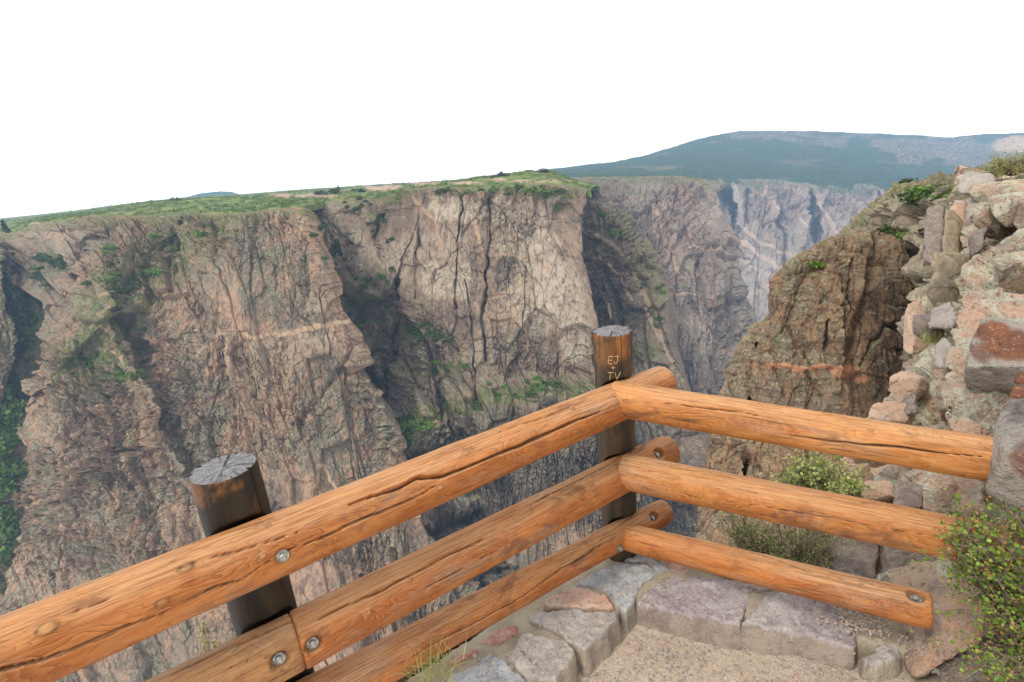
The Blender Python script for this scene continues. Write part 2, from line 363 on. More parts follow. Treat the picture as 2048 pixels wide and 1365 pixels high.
ma = dict(
    pale=blobs(px, py, [(560, 720, 70, 60, .5), (620, 650, 50, 60, .5), (170, 900, 60, 80, .5), (130, 1000, 70, 60, .5), (90, 470, 60, 40, .6)], 3),
    lich=blobs(px, py, [(520, 500, 55, 75, 1), (520, 600, 40, 50, .9), (570, 620, 45, 35, 1), (380, 830, 65, 95, 1), (440, 800, 40, 60, .8), (690, 800, 90, 110, .8), (740, 900, 60, 80, .8), (640, 900, 60, 60, .7), (600, 640, 60, 25, .8), (370, 960, 50, 50, .8), (260, 760, 60, 50, .5)], 4),
    dark=blobs(px, py, [(610, 560, 12, 60, .8), (460, 700, 25, 60, .6), (340, 860, 20, 60, .6), (250, 930, 40, 60, .55), (560, 1010, 60, 50, .55), (690, 1100, 60, 40, .5), (600, 780, 20, 60, .5), (75, 520, 40, 50, .5)], 5),
    vein=np.maximum(veins(px, py, [([(370, 705), (430, 662), (470, 665), (510, 680), (560, 668), (640, 655), (700, 640)], 6), ([(455, 675), (460, 720), (470, 800)], 4), ([(505, 685), (510, 770)], 3),
        ([(250, 690), (300, 830), (320, 900)], 4), ([(170, 860), (200, 940), (215, 1020)], 3.5), ([(150, 930), (100, 1000), (60, 1010)], 4), ([(265, 870), (262, 930), (275, 1010)], 4), ([(225, 470), (225, 540), (215, 600)], 4),
        ([(20, 1180), (90, 1040), (150, 900), (210, 800)], 3.5), ([(640, 930), (690, 1020), (740, 1080)], 4)], 3), 0),
    green=np.clip(slope * 0.9 + 0.9 * sstep(24, 6, py - np.interp(px, [-140, 20, 60, 180, 300, 480, 605, 640], [468, 468, 452, 432, 432, 430, 415, 440]))
        + blobs(px, py, [(160, 720, 60, 22, 1), (262, 690, 10, 40, 1), (240, 560, 60, 40, .8), (110, 520, 26, 10, 1), (75, 545, 20, 10, .8)], 8), 0, 1))
wall('canyon_wall', px, py, t, M['wall_a'], 34, 9.5, 11, lean=0.05, masks=ma, ampmap=0.55 + 0.75 * sstep(520, 200, px) + 0.5 * sstep(600, 760, px + (py - 850) * 0))
WALLS['left'] = WALLS['canyon_wall']

# central pale wall, its benches and the lower wall
rim_b = [(540, 402, 560), (640, 404, 540), (700, 400, 525), (760, 397, 515), (790, 392, 480), (815, 380, 452), (870, 374, 445), (950, 378, 440), (1040, 374, 440), (1100, 368, 440), (1150, 374, 445), (1178, 384, 450), (1150, 386, 640)]
px, py, t = patch([rim_lip(rim_b, 4, 1.05), rim_b,
    [(580, 500, 545), (700, 500, 515), (790, 500, 475), (830, 500, 445), (1000, 500, 430), (1165, 500, 438), (1130, 500, 640)],
    [(620, 640, 500), (720, 640, 482), (795, 640, 460), (830, 640, 430), (1000, 640, 420), (1194, 640, 425), (1150, 640, 620)],
    [(680, 760, 465), (780, 760, 450), (800, 760, 425), (860, 760, 416), (1000, 760, 410), (1194, 740, 415), (1150, 760, 600)],
    [(700, 815, 440), (790, 815, 428), (850, 800, 403), (950, 790, 396), (1100, 778, 392), (1197, 765, 395), (1150, 790, 600)],
    [(720, 885, 425), (800, 868, 402), (870, 850, 392), (950, 822, 384), (1100, 792, 376), (1205, 780, 378), (1150, 800, 590)],
    [(760, 1200, 400), (900, 1120, 375), (1000, 1050, 368), (1100, 1000, 364), (1260, 950, 366), (1200, 960, 560)],
    [(850, 1600, 370), (1100, 1500, 340), (1400, 1450, 330), (1380, 1450, 500)]], 980, 820, soft=6)
t = groove(px, py, t, [(797, 560), (797, 640), (785, 720), (777, 850)], 34, 9)
t = groove(px, py, t, [(757, 430), (752, 470), (760, 520)], 10, 12)
t = groove(px, py, t, [(925, 390), (918, 470), (912, 560), (912, 620)], 9, 4)
t = groove(px, py, t, [(979, 395), (980, 470), (972, 560), (965, 640), (975, 720)], 13, 6)
t = groove(px, py, t, [(930, 560), (945, 640), (950, 740), (955, 800)], 6, 3)
t = groove(px, py, t, [(838, 450), (835, 540), (832, 600)], 9, 6)
t = groove(px, py, t, [(1090, 400), (1100, 470), (1130, 520)], 6, 6)
t = step_feature(px, py, t, [(790, 560), (762, 640), (745, 720), (742, 800)], -10, 60, 6, 1)
t = step_feature(px, py, t, [(975, 560), (1010, 490), (1060, 480), (1110, 500)], 7, 110, 5, -1)
t = step_feature(px, py, t, [(760, 590), (700, 560), (680, 520)], 10, 60, 8, 1)
t = step_feature(px, py, t, [(870, 770), (880, 830), (890, 850)], 8, 70, 5, -1)
t = bulge(px, py, t, 660, 480, 26, 55, 14); t = bulge(px, py, t, 715, 510, 20, 60, 14); t = bulge(px, py, t, 765, 540, 24, 60, 10)
t = groove(px, py, t, [(930, 1180), (985, 1140), (1010, 1100), (960, 1050)], 42, 42)
t = groove(px, py, t, [(870, 1075), (920, 1040), (960, 1030)], 34, 26)
t = bulge(px, py, t, 960, 1010, 40, 22, 12)
benches = sstep(26, 6, polydist(px, py, [(790, 868), (850, 835), (950, 808), (1100, 784), (1190, 775)])[0]) + sstep(20, 5, polydist(px, py, [(795, 752), (850, 745), (920, 735)])[0])
mb = dict(
    pale=blobs(px, py, [(890, 420, 40, 28, 1), (940, 425, 30, 30, 1), (880, 560, 50, 42, 1), (930, 560, 30, 45, 1), (1050, 490, 75, 45, 1), (1090, 560, 60, 60, .9), (1000, 420, 40, 30, .8), (1080, 640, 45, 40, .9), (810, 520, 22, 55, .9), (775, 530, 22, 60, .8), (660, 480, 34, 50, .9),
        (715, 510, 26, 60, .9), (745, 540, 24, 60, .8), (1030, 570, 40, 60, .8), (1130, 600, 40, 90, .7), (1150, 680, 35, 50, .9), (890, 490, 60, 30, .5), (1050, 430, 60, 30, .6), (680, 410, 70, 22, .4)], 21, 12),
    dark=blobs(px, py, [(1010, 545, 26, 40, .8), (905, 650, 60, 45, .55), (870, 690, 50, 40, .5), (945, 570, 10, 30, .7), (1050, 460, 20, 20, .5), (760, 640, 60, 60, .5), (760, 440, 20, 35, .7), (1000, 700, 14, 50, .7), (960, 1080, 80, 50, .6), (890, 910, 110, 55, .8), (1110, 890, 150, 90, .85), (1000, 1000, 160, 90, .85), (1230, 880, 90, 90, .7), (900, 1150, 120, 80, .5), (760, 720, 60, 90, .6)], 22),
    vein=veins(px, py, [([(825, 400), (870, 440), (880, 500)], 5), ([(950, 430), (960, 500)], 5), ([(1000, 500), (1060, 520), (1100, 545)], 4), ([(820, 460), (840, 520)], 4), ([(970, 600), (1010, 590), (1050, 560)], 4), ([(1020, 610), (1050, 660), (1060, 720)], 4)], 23),
    lich=blobs(px, py, [(840, 800, 60, 40, 1), (1060, 700, 60, 60, .6), (760, 600, 50, 60, .7), (900, 760, 60, 40, .7), (1000, 890, 150, 80, .9), (1100, 980, 150, 80, .8), (940, 1010, 60, 40, 1), (1040, 1140, 60, 40, .7)], 24),
    green=np.clip(benches + 0.8 * blobs(px, py, [(715, 590, 40, 50, 1), (700, 650, 30, 50, .8), (840, 670, 60, 16, 1), (930, 1195, 40, 20, 1), (730, 420, 50, 14, .7), (1080, 385, 70, 14, .9), (800, 875, 70, 20, 1)], 25) + 0.8 * sstep(16, 3, py - np.interp(px, [640, 790, 815, 870, 950, 1100, 1178], [404, 392, 380, 374, 378, 368, 384])), 0, 1))
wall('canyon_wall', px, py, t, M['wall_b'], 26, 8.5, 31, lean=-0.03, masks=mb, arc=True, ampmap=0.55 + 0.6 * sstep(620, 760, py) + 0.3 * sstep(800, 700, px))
WALLS['central'] = WALLS['canyon_wall']

# darker spur right of it
crest = [(1120, 380, 575), (1195, 402, 548), (1240, 427, 535), (1290, 490, 520), (1322, 540, 512), (1338, 600, 505), (1342, 680, 495), (1375, 790, 480), (1415, 880, 465), (1440, 980, 455), (1455, 1100, 440)]
px, py, t = patch([[(x + 14, y + 14, q + 110) for x, y, q in crest], [(x + 4, y + 1, q + 12) for x, y, q in crest], crest,
    [(1120, 560, 540), (1170, 610, 525), (1230, 690, 505), (1275, 780, 480), (1320, 880, 462), (1370, 990, 448), (1420, 1150, 430)],
    [(1110, 760, 500), (1180, 830, 480), (1240, 920, 455), (1300, 1010, 440), (1360, 1120, 425), (1400, 1220, 415)],
    [(1100, 1200, 460), (1200, 1350, 420), (1400, 1500, 380)]], 700, 560, soft=4)
t = step_feature(px, py, t, [(1190, 480), (1230, 500), (1290, 560), (1320, 640)], 7, 60, 5, 1)
mc = dict(vein=veins(px, py, [([(1195, 470), (1240, 500), (1275, 560), (1310, 620), (1325, 690), (1345, 740)], 5), ([(1190, 510), (1240, 545), (1265, 600)], 4), ([(1290, 620), (1310, 660), (1330, 700)], 4), ([(1215, 610), (1220, 640)], 3)], 41, 9),
    dark=blobs(px, py, [(1215, 570, 40, 50, .8), (1230, 640, 60, 50, .7), (1300, 900, 60, 90, .7), (1360, 1000, 50, 100, .7), (1180, 470, 16, 60, .9)], 42),
    lich=blobs(px, py, [(1250, 450, 60, 40, .8), (1290, 620, 50, 60, .6), (1240, 690, 80, 40, .7)], 43),
    green=blobs(px, py, [(1240, 450, 60, 30, .5), (1300, 520, 40, 40, .6), (1310, 600, 24, 40, .6), (1280, 700, 60, 20, .6)], 44))
wall('canyon_wall', px, py, t, M['wall_c'], 30, 9, 47, lean=0.12, masks=mc)
WALLS['spur'] = WALLS['canyon_wall']

# blue-shaded wall behind the spur
px, py, t = patch([[(1120, 352, 1190), (1250, 352, 1176), (1350, 350, 1176), (1440, 360, 1204), (1470, 362, 1372)],
    [(1120, 366, 1022), (1180, 362, 1001), (1250, 363, 980), (1300, 364, 966), (1350, 360, 952), (1400, 362, 966), (1433, 374, 980), (1444, 386, 988), (1420, 390, 1260)],
    [(1180, 500, 910), (1350, 500, 868), (1440, 500, 882), (1476, 500, 903), (1440, 500, 1190)],
    [(1220, 640, 840), (1400, 640, 805), (1480, 640, 819), (1507, 640, 840), (1480, 640, 1120)],
    [(1240, 770, 784), (1400, 770, 756), (1464, 772, 784), (1440, 770, 1064)],
    [(1260, 1000, 714), (1440, 1000, 693), (1400, 1000, 980)],
    [(1260, 1300, 658), (1500, 1300, 644), (1440, 1300, 840)]], 640, 620, soft=5)
t = step_feature(px, py, t, [(1400, 370), (1430, 480), (1450, 560), (1430, 680)], 12, 100, 8, -1)
t = groove(px, py, t, [(1300, 370), (1330, 450), (1350, 560)], 8, 14); t = groove(px, py, t, [(1360, 560), (1390, 640), (1400, 720)], 12, 14)
md_ = dict(vein=veins(px, py, [([(1310, 430), (1340, 500), (1360, 560)], 5), ([(1380, 490), (1440, 500)], 3), ([(1345, 585), (1390, 592)], 3)], 51),
    pale=blobs(px, py, [(1400, 680, 40, 60, .7), (1330, 440, 60, 40, .6), (1420, 420, 30, 40, .6), (1380, 560, 30, 40, .5)], 52), dark=blobs(px, py, [(1470, 620, 40, 90, .6), (1370, 600, 40, 30, .5)], 53),
    lich=blobs(px, py, [(1360, 580, 60, 60, .6)], 54), green=0.7 * sstep(14, 2, py - 360) + blobs(px, py, [(1280, 390, 30, 10, .6)], 5))
wall('canyon_wall', px, py, t, M['wall_c2'], 48, 13, 57, lean=-0.05, masks=md_)
WALLS['spur_back'] = WALLS['canyon_wall']

# far wall across the bend
px, py, t = patch([[(1370, 352, 2106), (1500, 358, 2106), (1700, 362, 2106), (2050, 372, 2106)],
    [(1370, 358, 1912), (1440, 363, 1879), (1462, 366, 1814), (1510, 366, 1782), (1560, 369, 1782), (1615, 374, 1798), (1640, 374, 1798), (1755, 372, 1750), (1765, 380, 1758), (1820, 382, 1750), (2060, 384, 1750)],
    [(1400, 480, 1847), (1464, 480, 1717), (1540, 480, 1701), (1628, 480, 1717), (1700, 480, 1669), (1840, 480, 1669), (2060, 480, 1669)],
    [(1440, 640, 1750), (1510, 640, 1636), (1600, 640, 1555), (1800, 640, 1523), (2060, 640, 1523)],
    [(1460, 860, 1620), (1600, 860, 1426), (2060, 860, 1393)], [(1440, 1200, 1458), (2060, 1200, 1231)]], 620, 560, soft=3)
t = groove(px, py, t, [(1452, 355), (1466, 420), (1468, 490)], 190, 15)
t = groove(px, py, t, [(1620, 368), (1629, 430), (1634, 500)], 240, 10)
t = groove(px, py, t, [(1750, 372), (1762, 420), (1768, 470)], 210, 9)
t = groove(px, py, t, [(1494, 368), (1493, 450)], 42, 8); t = groove(px, py, t, [(1556, 370), (1570, 480), (1560, 600)], 36, 12)
t = step_feature(px, py, t, [(1600, 500), (1560, 580), (1540, 640), (1520, 700)], 60, 120, 8, -1)
mf = dict(vein=veins(px, py, [([(1465, 450), (1520, 485), (1580, 510), (1640, 535)], 5), ([(1465, 470), (1530, 520), (1570, 545)], 5), ([(1480, 520), (1540, 560)], 3), ([(1510, 375), (1550, 400), (1560, 430)], 3), ([(1640, 410), (1670, 450), (1680, 480)], 6), ([(1500, 590), (1540, 575), (1570, 540)], 5), ([(1600, 440), (1625, 470)], 3)], 61, 5),
    pale=blobs(px, py, [(1520, 560, 45, 60, .9), (1520, 620, 30, 30, 1), (1480, 430, 12, 60, .6), (1700, 470, 40, 30, .8)], 62), dark=blobs(px, py, [(1520, 490, 50, 10, .5), (1455, 440, 14, 60, .6)], 63),
    green=sstep(8, 1, py - np.interp(px, [1370, 1560, 1640, 1820], [358, 369, 374, 382])), lich=np.zeros(px.shape))
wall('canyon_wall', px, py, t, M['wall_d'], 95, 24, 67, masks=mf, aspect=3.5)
WALLS['far'] = WALLS['canyon_wall']

# side gully at the left edge
px, py, t = patch([[(-300, 474, 620), (-60, 474, 640), (20, 478, 660)], [(-300, 484, 470), (-60, 484, 480), (10, 490, 500), (0, 495, 640)], [(-300, 640, 420), (10, 640, 440), (33, 650, 447), (10, 650, 620)],
    [(-300, 720, 400), (10, 720, 420), (42, 728, 428), (10, 725, 600)], [(-300, 900, 385), (-60, 880, 400), (0, 850, 412), (-30, 860, 560)], [(-400, 1400, 370), (-200, 1400, 370), (-190, 1400, 500)]], 300, 420, soft=3)
wall('canyon_wall', px, py, t, M['wall_a'], 24, 8, 71, masks=dict(lich=np.full(px.shape, .7), green=blobs(px, py, [(10, 560, 30, 60, 1), (20, 680, 20, 40, .8)], 72)))
px, py, t = patch([[(-100, 476, 640), (100, 470, 640)], [(-80, 620, 510), (120, 620, 480)], [(-150, 850, 425), (110, 850, 425)], [(-250, 1150, 398), (70, 1150, 398)], [(-400, 1500, 370), (0, 1500, 370)]], 160, 260)
wall('gully_floor', px, py, t, M['wall_a'], 14, 5, 75, masks=dict(green=np.full(px.shape, 1.0)), aspect=1.2)
WALLS['gully'] = WALLS['gully_floor']

# ------------------------------------------------------------------ plateau, hill, far skyline
def plateau_mat():
    n = NT('plateau_scrub', 0.95, 0.1)
    a = n.noise(n.map((0.05, 0.05, 0.05)), 1, 5, 0.65); b = n.noise(n.map((0.012, 0.012, 0.02)), 1, 4, 0.6); v = n.voro(n.map((0.16, 0.16, 0.16)), 1)
    col = n.mix(n.ramp(a, 0.4, 0.6), (0.19, 0.215, 0.06), (0.095, 0.135, 0.04))
    col = n.mix(n.ramp(b, 0.45, 0.62), col, (0.22, 0.275, 0.065))
    col = n.mix(n.ramp(a, 0.62, 0.75), col, (0.40, 0.32, 0.18))
    col = n.mix(n.ramp(v, 0.25, 0.6, 0, 0.45), col, (0.07, 0.09, 0.04))
    col = n.mix(n.attr('pale'), col, n.mix(n.ramp(a, 0.4, 0.6), (0.46, 0.31, 0.22), (0.26, 0.18, 0.14)))
    return n.done(col, n.bump(a, 0.5, 2.0))
M['plateau'] = plateau_mat()
px, py, t = patch([
    [(-140, 490, 610), (20, 486, 555), (60, 470, 535), (180, 448, 495), (300, 446, 460), (400, 442, 432), (480, 442, 412), (560, 430, 396), (605, 428, 392), (650, 416, 545), (700, 412, 535), (760, 408, 525), (800, 398, 480), (870, 390, 460), (950, 392, 455), (1040, 388, 455), (1100, 382, 455), (1150, 388, 460), (1185, 396, 465)],
    [(-140, 470, 618), (20, 467, 562), (60, 450, 540), (180, 430, 500), (300, 430, 465), (400, 427, 440), (480, 427, 418), (560, 416, 400), (608, 413, 396), (650, 400, 555), (700, 397, 545), (760, 394, 535), (800, 384, 490), (870, 371, 470), (950, 375, 465), (1040, 371, 465), (1100, 365, 465), (1150, 371, 470), (1182, 380, 475)],
    [(-140, 455, 900), (0, 446, 900), (150, 428, 800), (300, 407, 700), (400, 399, 640), (500, 397, 640), (600, 391, 680), (700, 384, 760), (800, 373, 760), (900, 365, 700), (1000, 352, 620), (1060, 344, 580), (1100, 345, 580), (1150, 362, 580), (1190, 372, 580)],
    [(-150, 449, 2000), (0, 439, 2000), (150, 421, 1800), (300, 402, 1700), (400, 394, 1700), (500, 388, 1600), (600, 380, 1500), (700, 373, 1400), (800, 367, 1300), (900, 362, 1000), (1000, 351, 800), (1060, 343, 760), (1100, 346, 760), (1150, 364, 760), (1200, 374, 760)],
    [(-150, 475, 2600), (400, 425, 2600), (900, 385, 1500), (1200, 390, 1200)]], 700, 260, soft=2)
P = at(px, py, t); q = fbm(P[..., 0] / 22, P[..., 1] / 22, seed=81, o=5, g=0.6)
P[..., 2] += 1.6 * q * np.clip(t / 500, 1, 3) * sstep(0, 12, np.arange(px.shape[0])[:, None] - 4)
me = np_mesh('plateau', P.reshape(-1, 3), grid_faces(*px.shape), True, {'pale': blobs(px, py, [(640, 392, 60, 5, .8), (560, 392, 26, 5, .9), (770, 377, 45, 6, 1), (850, 368, 40, 4, .9), (930, 366, 40, 4, .9), (1020, 360, 60, 3, .8), (1100, 362, 50, 4, .7), (90, 448, 40, 4, .8), (700, 380, 30, 3, .7)], 82, 4)})
tag(link('plateau', me, M['plateau']), kind='structure'); WALLS['plateau'] = (px, py, P)

def hill_mat():
    n = NT('hill_forest', 0.95, 0.05)
    v = n.voro(n.map((0.085, 0.085, 0.12)), 1); a = n.noise(n.map((0.006, 0.006, 0.012)), 1, 6, 0.65); f = n.noise(n.map((0.05, 0.05, 0.08)), 1, 5, 0.7)
    col = n.mix(n.ramp(f, 0.4, 0.6), (0.020, 0.046, 0.018), (0.038, 0.068, 0.026))
    gap = n.math('MULTIPLY', n.ramp(v, 0.42, 0.62), n.ramp(n.math('ADD', a, n.math('MULTIPLY', n.attr('pale'), 0.30)), 0.62, 0.80))
    col = n.mix(gap, col, (0.25, 0.17, 0.14)); col = n.mix(n.ramp(a, 0.6, 0.7, 0, 0.45), col, (0.10, 0.14, 0.05))
    col = n.mix(n.math('MULTIPLY', n.attr('vein'), n.ramp(f, 0.35, 0.55, 0.4, 1)), col, (0.52, 0.33, 0.19))
    return n.done(col, n.bump(v, 0.8, -6.0))
M['hill'] = hill_mat()
ridge = [(900, 366, 3300), (1000, 356, 3300), (1095, 343, 3300), (1200, 328, 3300), (1300, 309, 3300), (1400, 280, 3300), (1450, 268, 3300), (1490, 263, 3300), (1600, 262, 3300), (1720, 265, 3300), (1850, 271, 3300), (1905, 274, 3250), (1970, 268, 3100), (2048, 267, 3000), (2400, 262, 3000)]
px, py, t = patch([[(900, 376, 1500), (1100, 368, 1500), (1300, 372, 1500), (1500, 380, 1850), (1700, 384, 1900), (1900, 392, 1900), (2400, 400, 1900)],
    [(900, 366, 1700), (1100, 358, 1700), (1300, 357, 1750), (1500, 362, 2000), (1700, 362, 2000), (1900, 366, 2000), (2400, 375, 2000)],
    [(900, 367, 2500), (1100, 349, 2500), (1250, 335, 2500), (1400, 318, 2500), (1550, 312, 2500), (1700, 312, 2500), (1900, 315, 2500), (2400, 318, 2500)],
    ridge, [(x, y + 20, q * 1.06) for x, y, q in ridge]], 760, 300, soft=2)
P = at(px, py, t); e, h_, *_ = cells(P[..., 0] / 13, P[..., 1] / 26, 91)
P[..., 2] += (5.5 * (0.5 - np.abs(e - 0.4)) * (h_ > 0.3) + 18 * fbm(P[..., 0] / 260, P[..., 1] / 260, seed=92, o=4)) * sstep(0, 30, np.arange(px.shape[0])[:, None])
me = np_mesh('hill', P.reshape(-1, 3), grid_faces(*px.shape), True, {'pale': blobs(px, py, [(1600, 275, 180, 16, .7), (1850, 295, 120, 30, 1), (1960, 320, 80, 30, .8)], 93, 20) + 0.2, 'vein': blobs(px, py, [(2040, 290, 60, 18, 1), (1300, 335, 70, 3, .25), (1600, 322, 60, 4, .12)], 94, 5)})
tag(link('hill', me, M['hill']), kind='structure'); WALLS['hill'] = (px, py, P)
far = [(-700, 512, 3560), (-200, 457, 3560), (0, 437, 3560), (200, 417, 3560), (375, 394, 3560), (400, 387, 3560), (440, 383, 3560), (465, 384, 3560), (478, 389, 3560), (600, 379, 3560), (900, 362, 3560)]
px, py, t = patch([far, [(x, y + 30, 3300) for x, y, _ in far], [(x, y + 60, 2800) for x, y, _ in far]], 260, 30)
tag(link('mesa', np_mesh('mesa', at(px, py, t).reshape(-1, 3), grid_faces(*px.shape), True, {'pale': px * 0, 'vein': px * 0}), M['hill']), kind='structure')

# ------------------------------------------------------------------ canyon: near side
tower_top = [(1398, 1040, 52), (1412, 900, 53), (1428, 830, 54), (1447, 770, 54.5), (1472, 696, 55), (1500, 655, 55.5), (1542, 632, 55.5), (1547, 562, 56), (1584, 522, 56.5), (1640, 489, 57), (1690, 472, 57), (1745, 464, 57), (1792, 484, 56.5), (1817, 510, 57), (1822, 550, 61)]
px, py, t = patch([[(x + 20, y + 16, q + 22) for x, y, q in tower_top], [(x + 6, y - 1, q + 5) for x, y, q in tower_top], tower_top,
    [(1396, 1080, 51.5), (1425, 960, 51.8), (1465, 860, 52.5), (1512, 770, 53.5), (1560, 690, 54), (1600, 640, 54.5), (1690, 600, 55), (1760, 600, 55), (1815, 640, 56), (1822, 660, 62)],
    [(1392, 1110, 50.5), (1430, 1030, 50), (1490, 950, 50.5), (1560, 880, 51), (1650, 850, 51.5), (1740, 840, 52.5), (1800, 830, 54.5), (1815, 840, 61)],
    [(1385, 1250, 49), (1440, 1220, 47.5), (1520, 1220, 47), (1640, 1200, 47), (1740, 1180, 49), (1800, 1150, 53), (1812, 1150, 60)]], 640, 640, soft=5)
t = step_feature(px, py, t, [(1742, 466), (1726, 560), (1704, 640), (1690, 700)], 1.9, 150, 5, -1)
t = step_feature(px, py, t, [(1690, 690), (1700, 800), (1720, 900), (1730, 1000)], 1.4, 150, 8, -1)
t = step_feature(px, py, t, [(1672, 500), (1640, 560), (1620, 640), (1600, 700)], 1.0, 80, 5, 1)
t = groove(px, py, t, [(1512, 690), (1499, 760), (1496, 860), (1490, 1050)], 3.4, 7)
t = groove(px, py, t, [(1655, 640), (1650, 690), (1652, 720)], 1.2, 5); t = groove(px, py, t, [(1700, 520), (1690, 600), (1712, 650)], 0.8, 5)
t = step_feature(px, py, t, [(1535, 728), (1600, 740), (1660, 732), (1735, 748)], 0.6, 40, 3, 1)
mt = dict(vein=blobs(px, py, [(1560, 731, 26, 6, 1), (1605, 737, 30, 7, 1), (1645, 731, 22, 6, 1), (1690, 742, 34, 15, 1), (1725, 757, 16, 10, .8)], 101, 6),
    pale=blobs(px, py, [(1440, 780, 30, 60, .5), (1480, 690, 30, 30, .5)], 102, 8),
    lich=blobs(px, py, [(1600, 620, 70, 90, .4), (1560, 700, 60, 40, .4), (1450, 800, 60, 90, .7), (1560, 800, 60, 60, .4), (1600, 530, 50, 30, .5)], 103),
    dark=blobs(px, py, [(1770, 680, 40, 140, .7), (1760, 800, 60, 60, .6), (1690, 560, 14, 40, .4), (1660, 690, 60, 16, .5)], 104), green=blobs(px, py, [(1625, 535, 24, 8, .8), (1575, 545, 14, 6, .9), (1640, 480, 30, 8, .6), (1560, 690, 20, 20, .4)], 105))
wall('rock_tower', px, py, t, M['tower'], 9, 0.72, 107, masks=mt, aspect=0.45, crack=0.55, push=0.12, r3=((1.0, 1.0), (0.42, 0.5), (0.17, 0.26), (0.075, 0.17), (0.035, 0.09)))
WALLS['tower'] = WALLS['rock_tower']
ridge_top = [(1660, 500, 80), (1700, 468, 76), (1745, 440, 71), (1768, 408, 68), (1790, 390, 66), (1820, 384, 63), (1860, 380, 58), (1900, 378, 50), (1940, 376, 42)]
px, py, t = patch3([[(1660, 500, 140), (1760, 408, 140), (1830, 376, 140), (1960, 366, 120)], [(1660, 499, 100), (1766, 398, 92), (1830, 376, 88), (1945, 368, 66)], ridge_top,
    [(1665, 520, 74), (1740, 500, 68), (1800, 470, 62), (1850, 440, 54), (1900, 420, 44), (1945, 420, 36)],
    [(1700, 600, 70), (1790, 600, 62), (1840, 560, 54), (1880, 520, 42), (1945, 500, 32)], [(1740, 900, 60), (1800, 900, 50), (1880, 760, 36), (1960, 700, 28)]], 520, 520, soft=4)
t = groove(px, py, t, [(1895, 400), (1890, 470), (1875, 540), (1830, 600)], 8, 9)
mr_ = dict(green=np.clip(blobs(px, py, [(1840, 392, 60, 8, .7), (1810, 470, 24, 14, .6)], 111) + 0.6 * sstep(12, 2, py - np.interp(px, [1660, 1700, 1768, 1820, 1940], [500, 468, 408, 384, 376])), 0, 1), lich=np.full(px.shape, .4))
wall('rock_ridge', px, py, t, M['ridge'], 5.0, 1.6, 113, masks=mr_, aspect=1.6, crack=0.6, r3=True)
WALLS['ridge'] = WALLS['rock_ridge']

def lichen_mat(name, base, base2, grey, lich, orange, k=1.0, amt=0.5, oamt=0.5, grain=0.5):
    n = NT(name, 0.92, 0.15)
    a = n.noise(n.map((2.2 / k,) * 3), 1, 6, 0.65, 0.4); b = n.noise(n.map((9 / k,) * 3), 1, 7, 0.7, 0.6); f = n.noise(n.map((55 / k,) * 3), 1, 5, 0.75); v = n.voro(n.map((75 / k,) * 3), 1)
    v2 = n.voro(n.map((26 / k,) * 3, n.tc), 1); c = n.noise(n.map((4.5 / k,) * 3), 1, 5, 0.6, 0.5)
    col = n.mix(n.ramp(b, 0.4, 0.6), base, base2)
    col = n.mix(n.ramp(f, 0.42, 0.30, 0, 0.55), col, n.mix(0.7, col, (0.06, 0.045, 0.04)))
    col = n.mix(n.ramp(a, 0.5, 0.62, 0, 0.85), col, grey)
    col = n.mix(n.math('MULTIPLY', n.ramp(b, 0.46, 0.54), n.math('MULTIPLY', n.ramp(f, 0.36, 0.5), amt)), col, lich)
    col = n.mix(n.math('MULTIPLY', n.ramp(c, 0.52, 0.62), n.math('MULTIPLY', n.ramp(v2, 0.5, 0.3), oamt)), col, orange)
    dk = n.noise(n.map((6.5 / k,) * 3), 1, 8, 0.72, 0.7); col = n.mix(n.ramp(dk, 0.54, 0.64, 0, 0.6), col, n.mix(0.65, grey, (0.06, 0.045, 0.035)))
    col = n.mix(n.attr('red'), col, n.mix(n.ramp(b, 0.38, 0.6), (0.36, 0.145, 0.075), (0.20, 0.095, 0.07)))
    col = n.mix(n.ramp(v, 0.46, 0.16, 0, grain), col, n.mix(n.ramp(f, 0.45, 0.55), (0.05, 0.036, 0.03), (0.66, 0.60, 0.50)))
    h = n.math('ADD', n.math('ADD', n.math('MULTIPLY', b, 1.0), n.math('MULTIPLY', f, 0.9)), n.math('MULTIPLY', v, 0.35))
    return n.done(col, n.bump(h, 0.9, 0.045 * k))
M['lichen'] = lichen_mat('granite_lichen', (0.70, 0.46, 0.33), (0.58, 0.42, 0.315), (0.42, 0.36, 0.30), (0.66, 0.65, 0.50), (0.56, 0.20, 0.06), 1.0, 0.9, 0.6, 0.45)
M['slope'] = lichen_mat('slope_lichen', (0.66, 0.465, 0.33), (0.54, 0.39, 0.285), (0.42, 0.34, 0.275), (0.72, 0.69, 0.51), (0.55, 0.27, 0.08), 3.2, 0.95, 0.45, 0.5)
M['peach'] = lichen_mat('granite_peach', (0.70, 0.45, 0.31), (0.60, 0.37, 0.25), (0.46, 0.35, 0.29), (0.66, 0.55, 0.43), (0.55, 0.22, 0.08), 0.55, 0.5, 0.25, 0.55)
M['darkrock'] = lichen_mat('gneiss_dark', (0.26, 0.195, 0.175), (0.34, 0.255, 0.215), (0.20, 0.16, 0.155), (0.45, 0.44, 0.34), (0.40, 0.20, 0.08), 0.8, 0.35, 0.2, 0.3)
M['block'] = lichen_mat('gneiss_grey', (0.52, 0.445, 0.39), (0.42, 0.345, 0.30), (0.36, 0.31, 0.29), (0.48, 0.48, 0.42), (0.50, 0.24, 0.09), 0.7, 0.45, 0.2, 0.4)
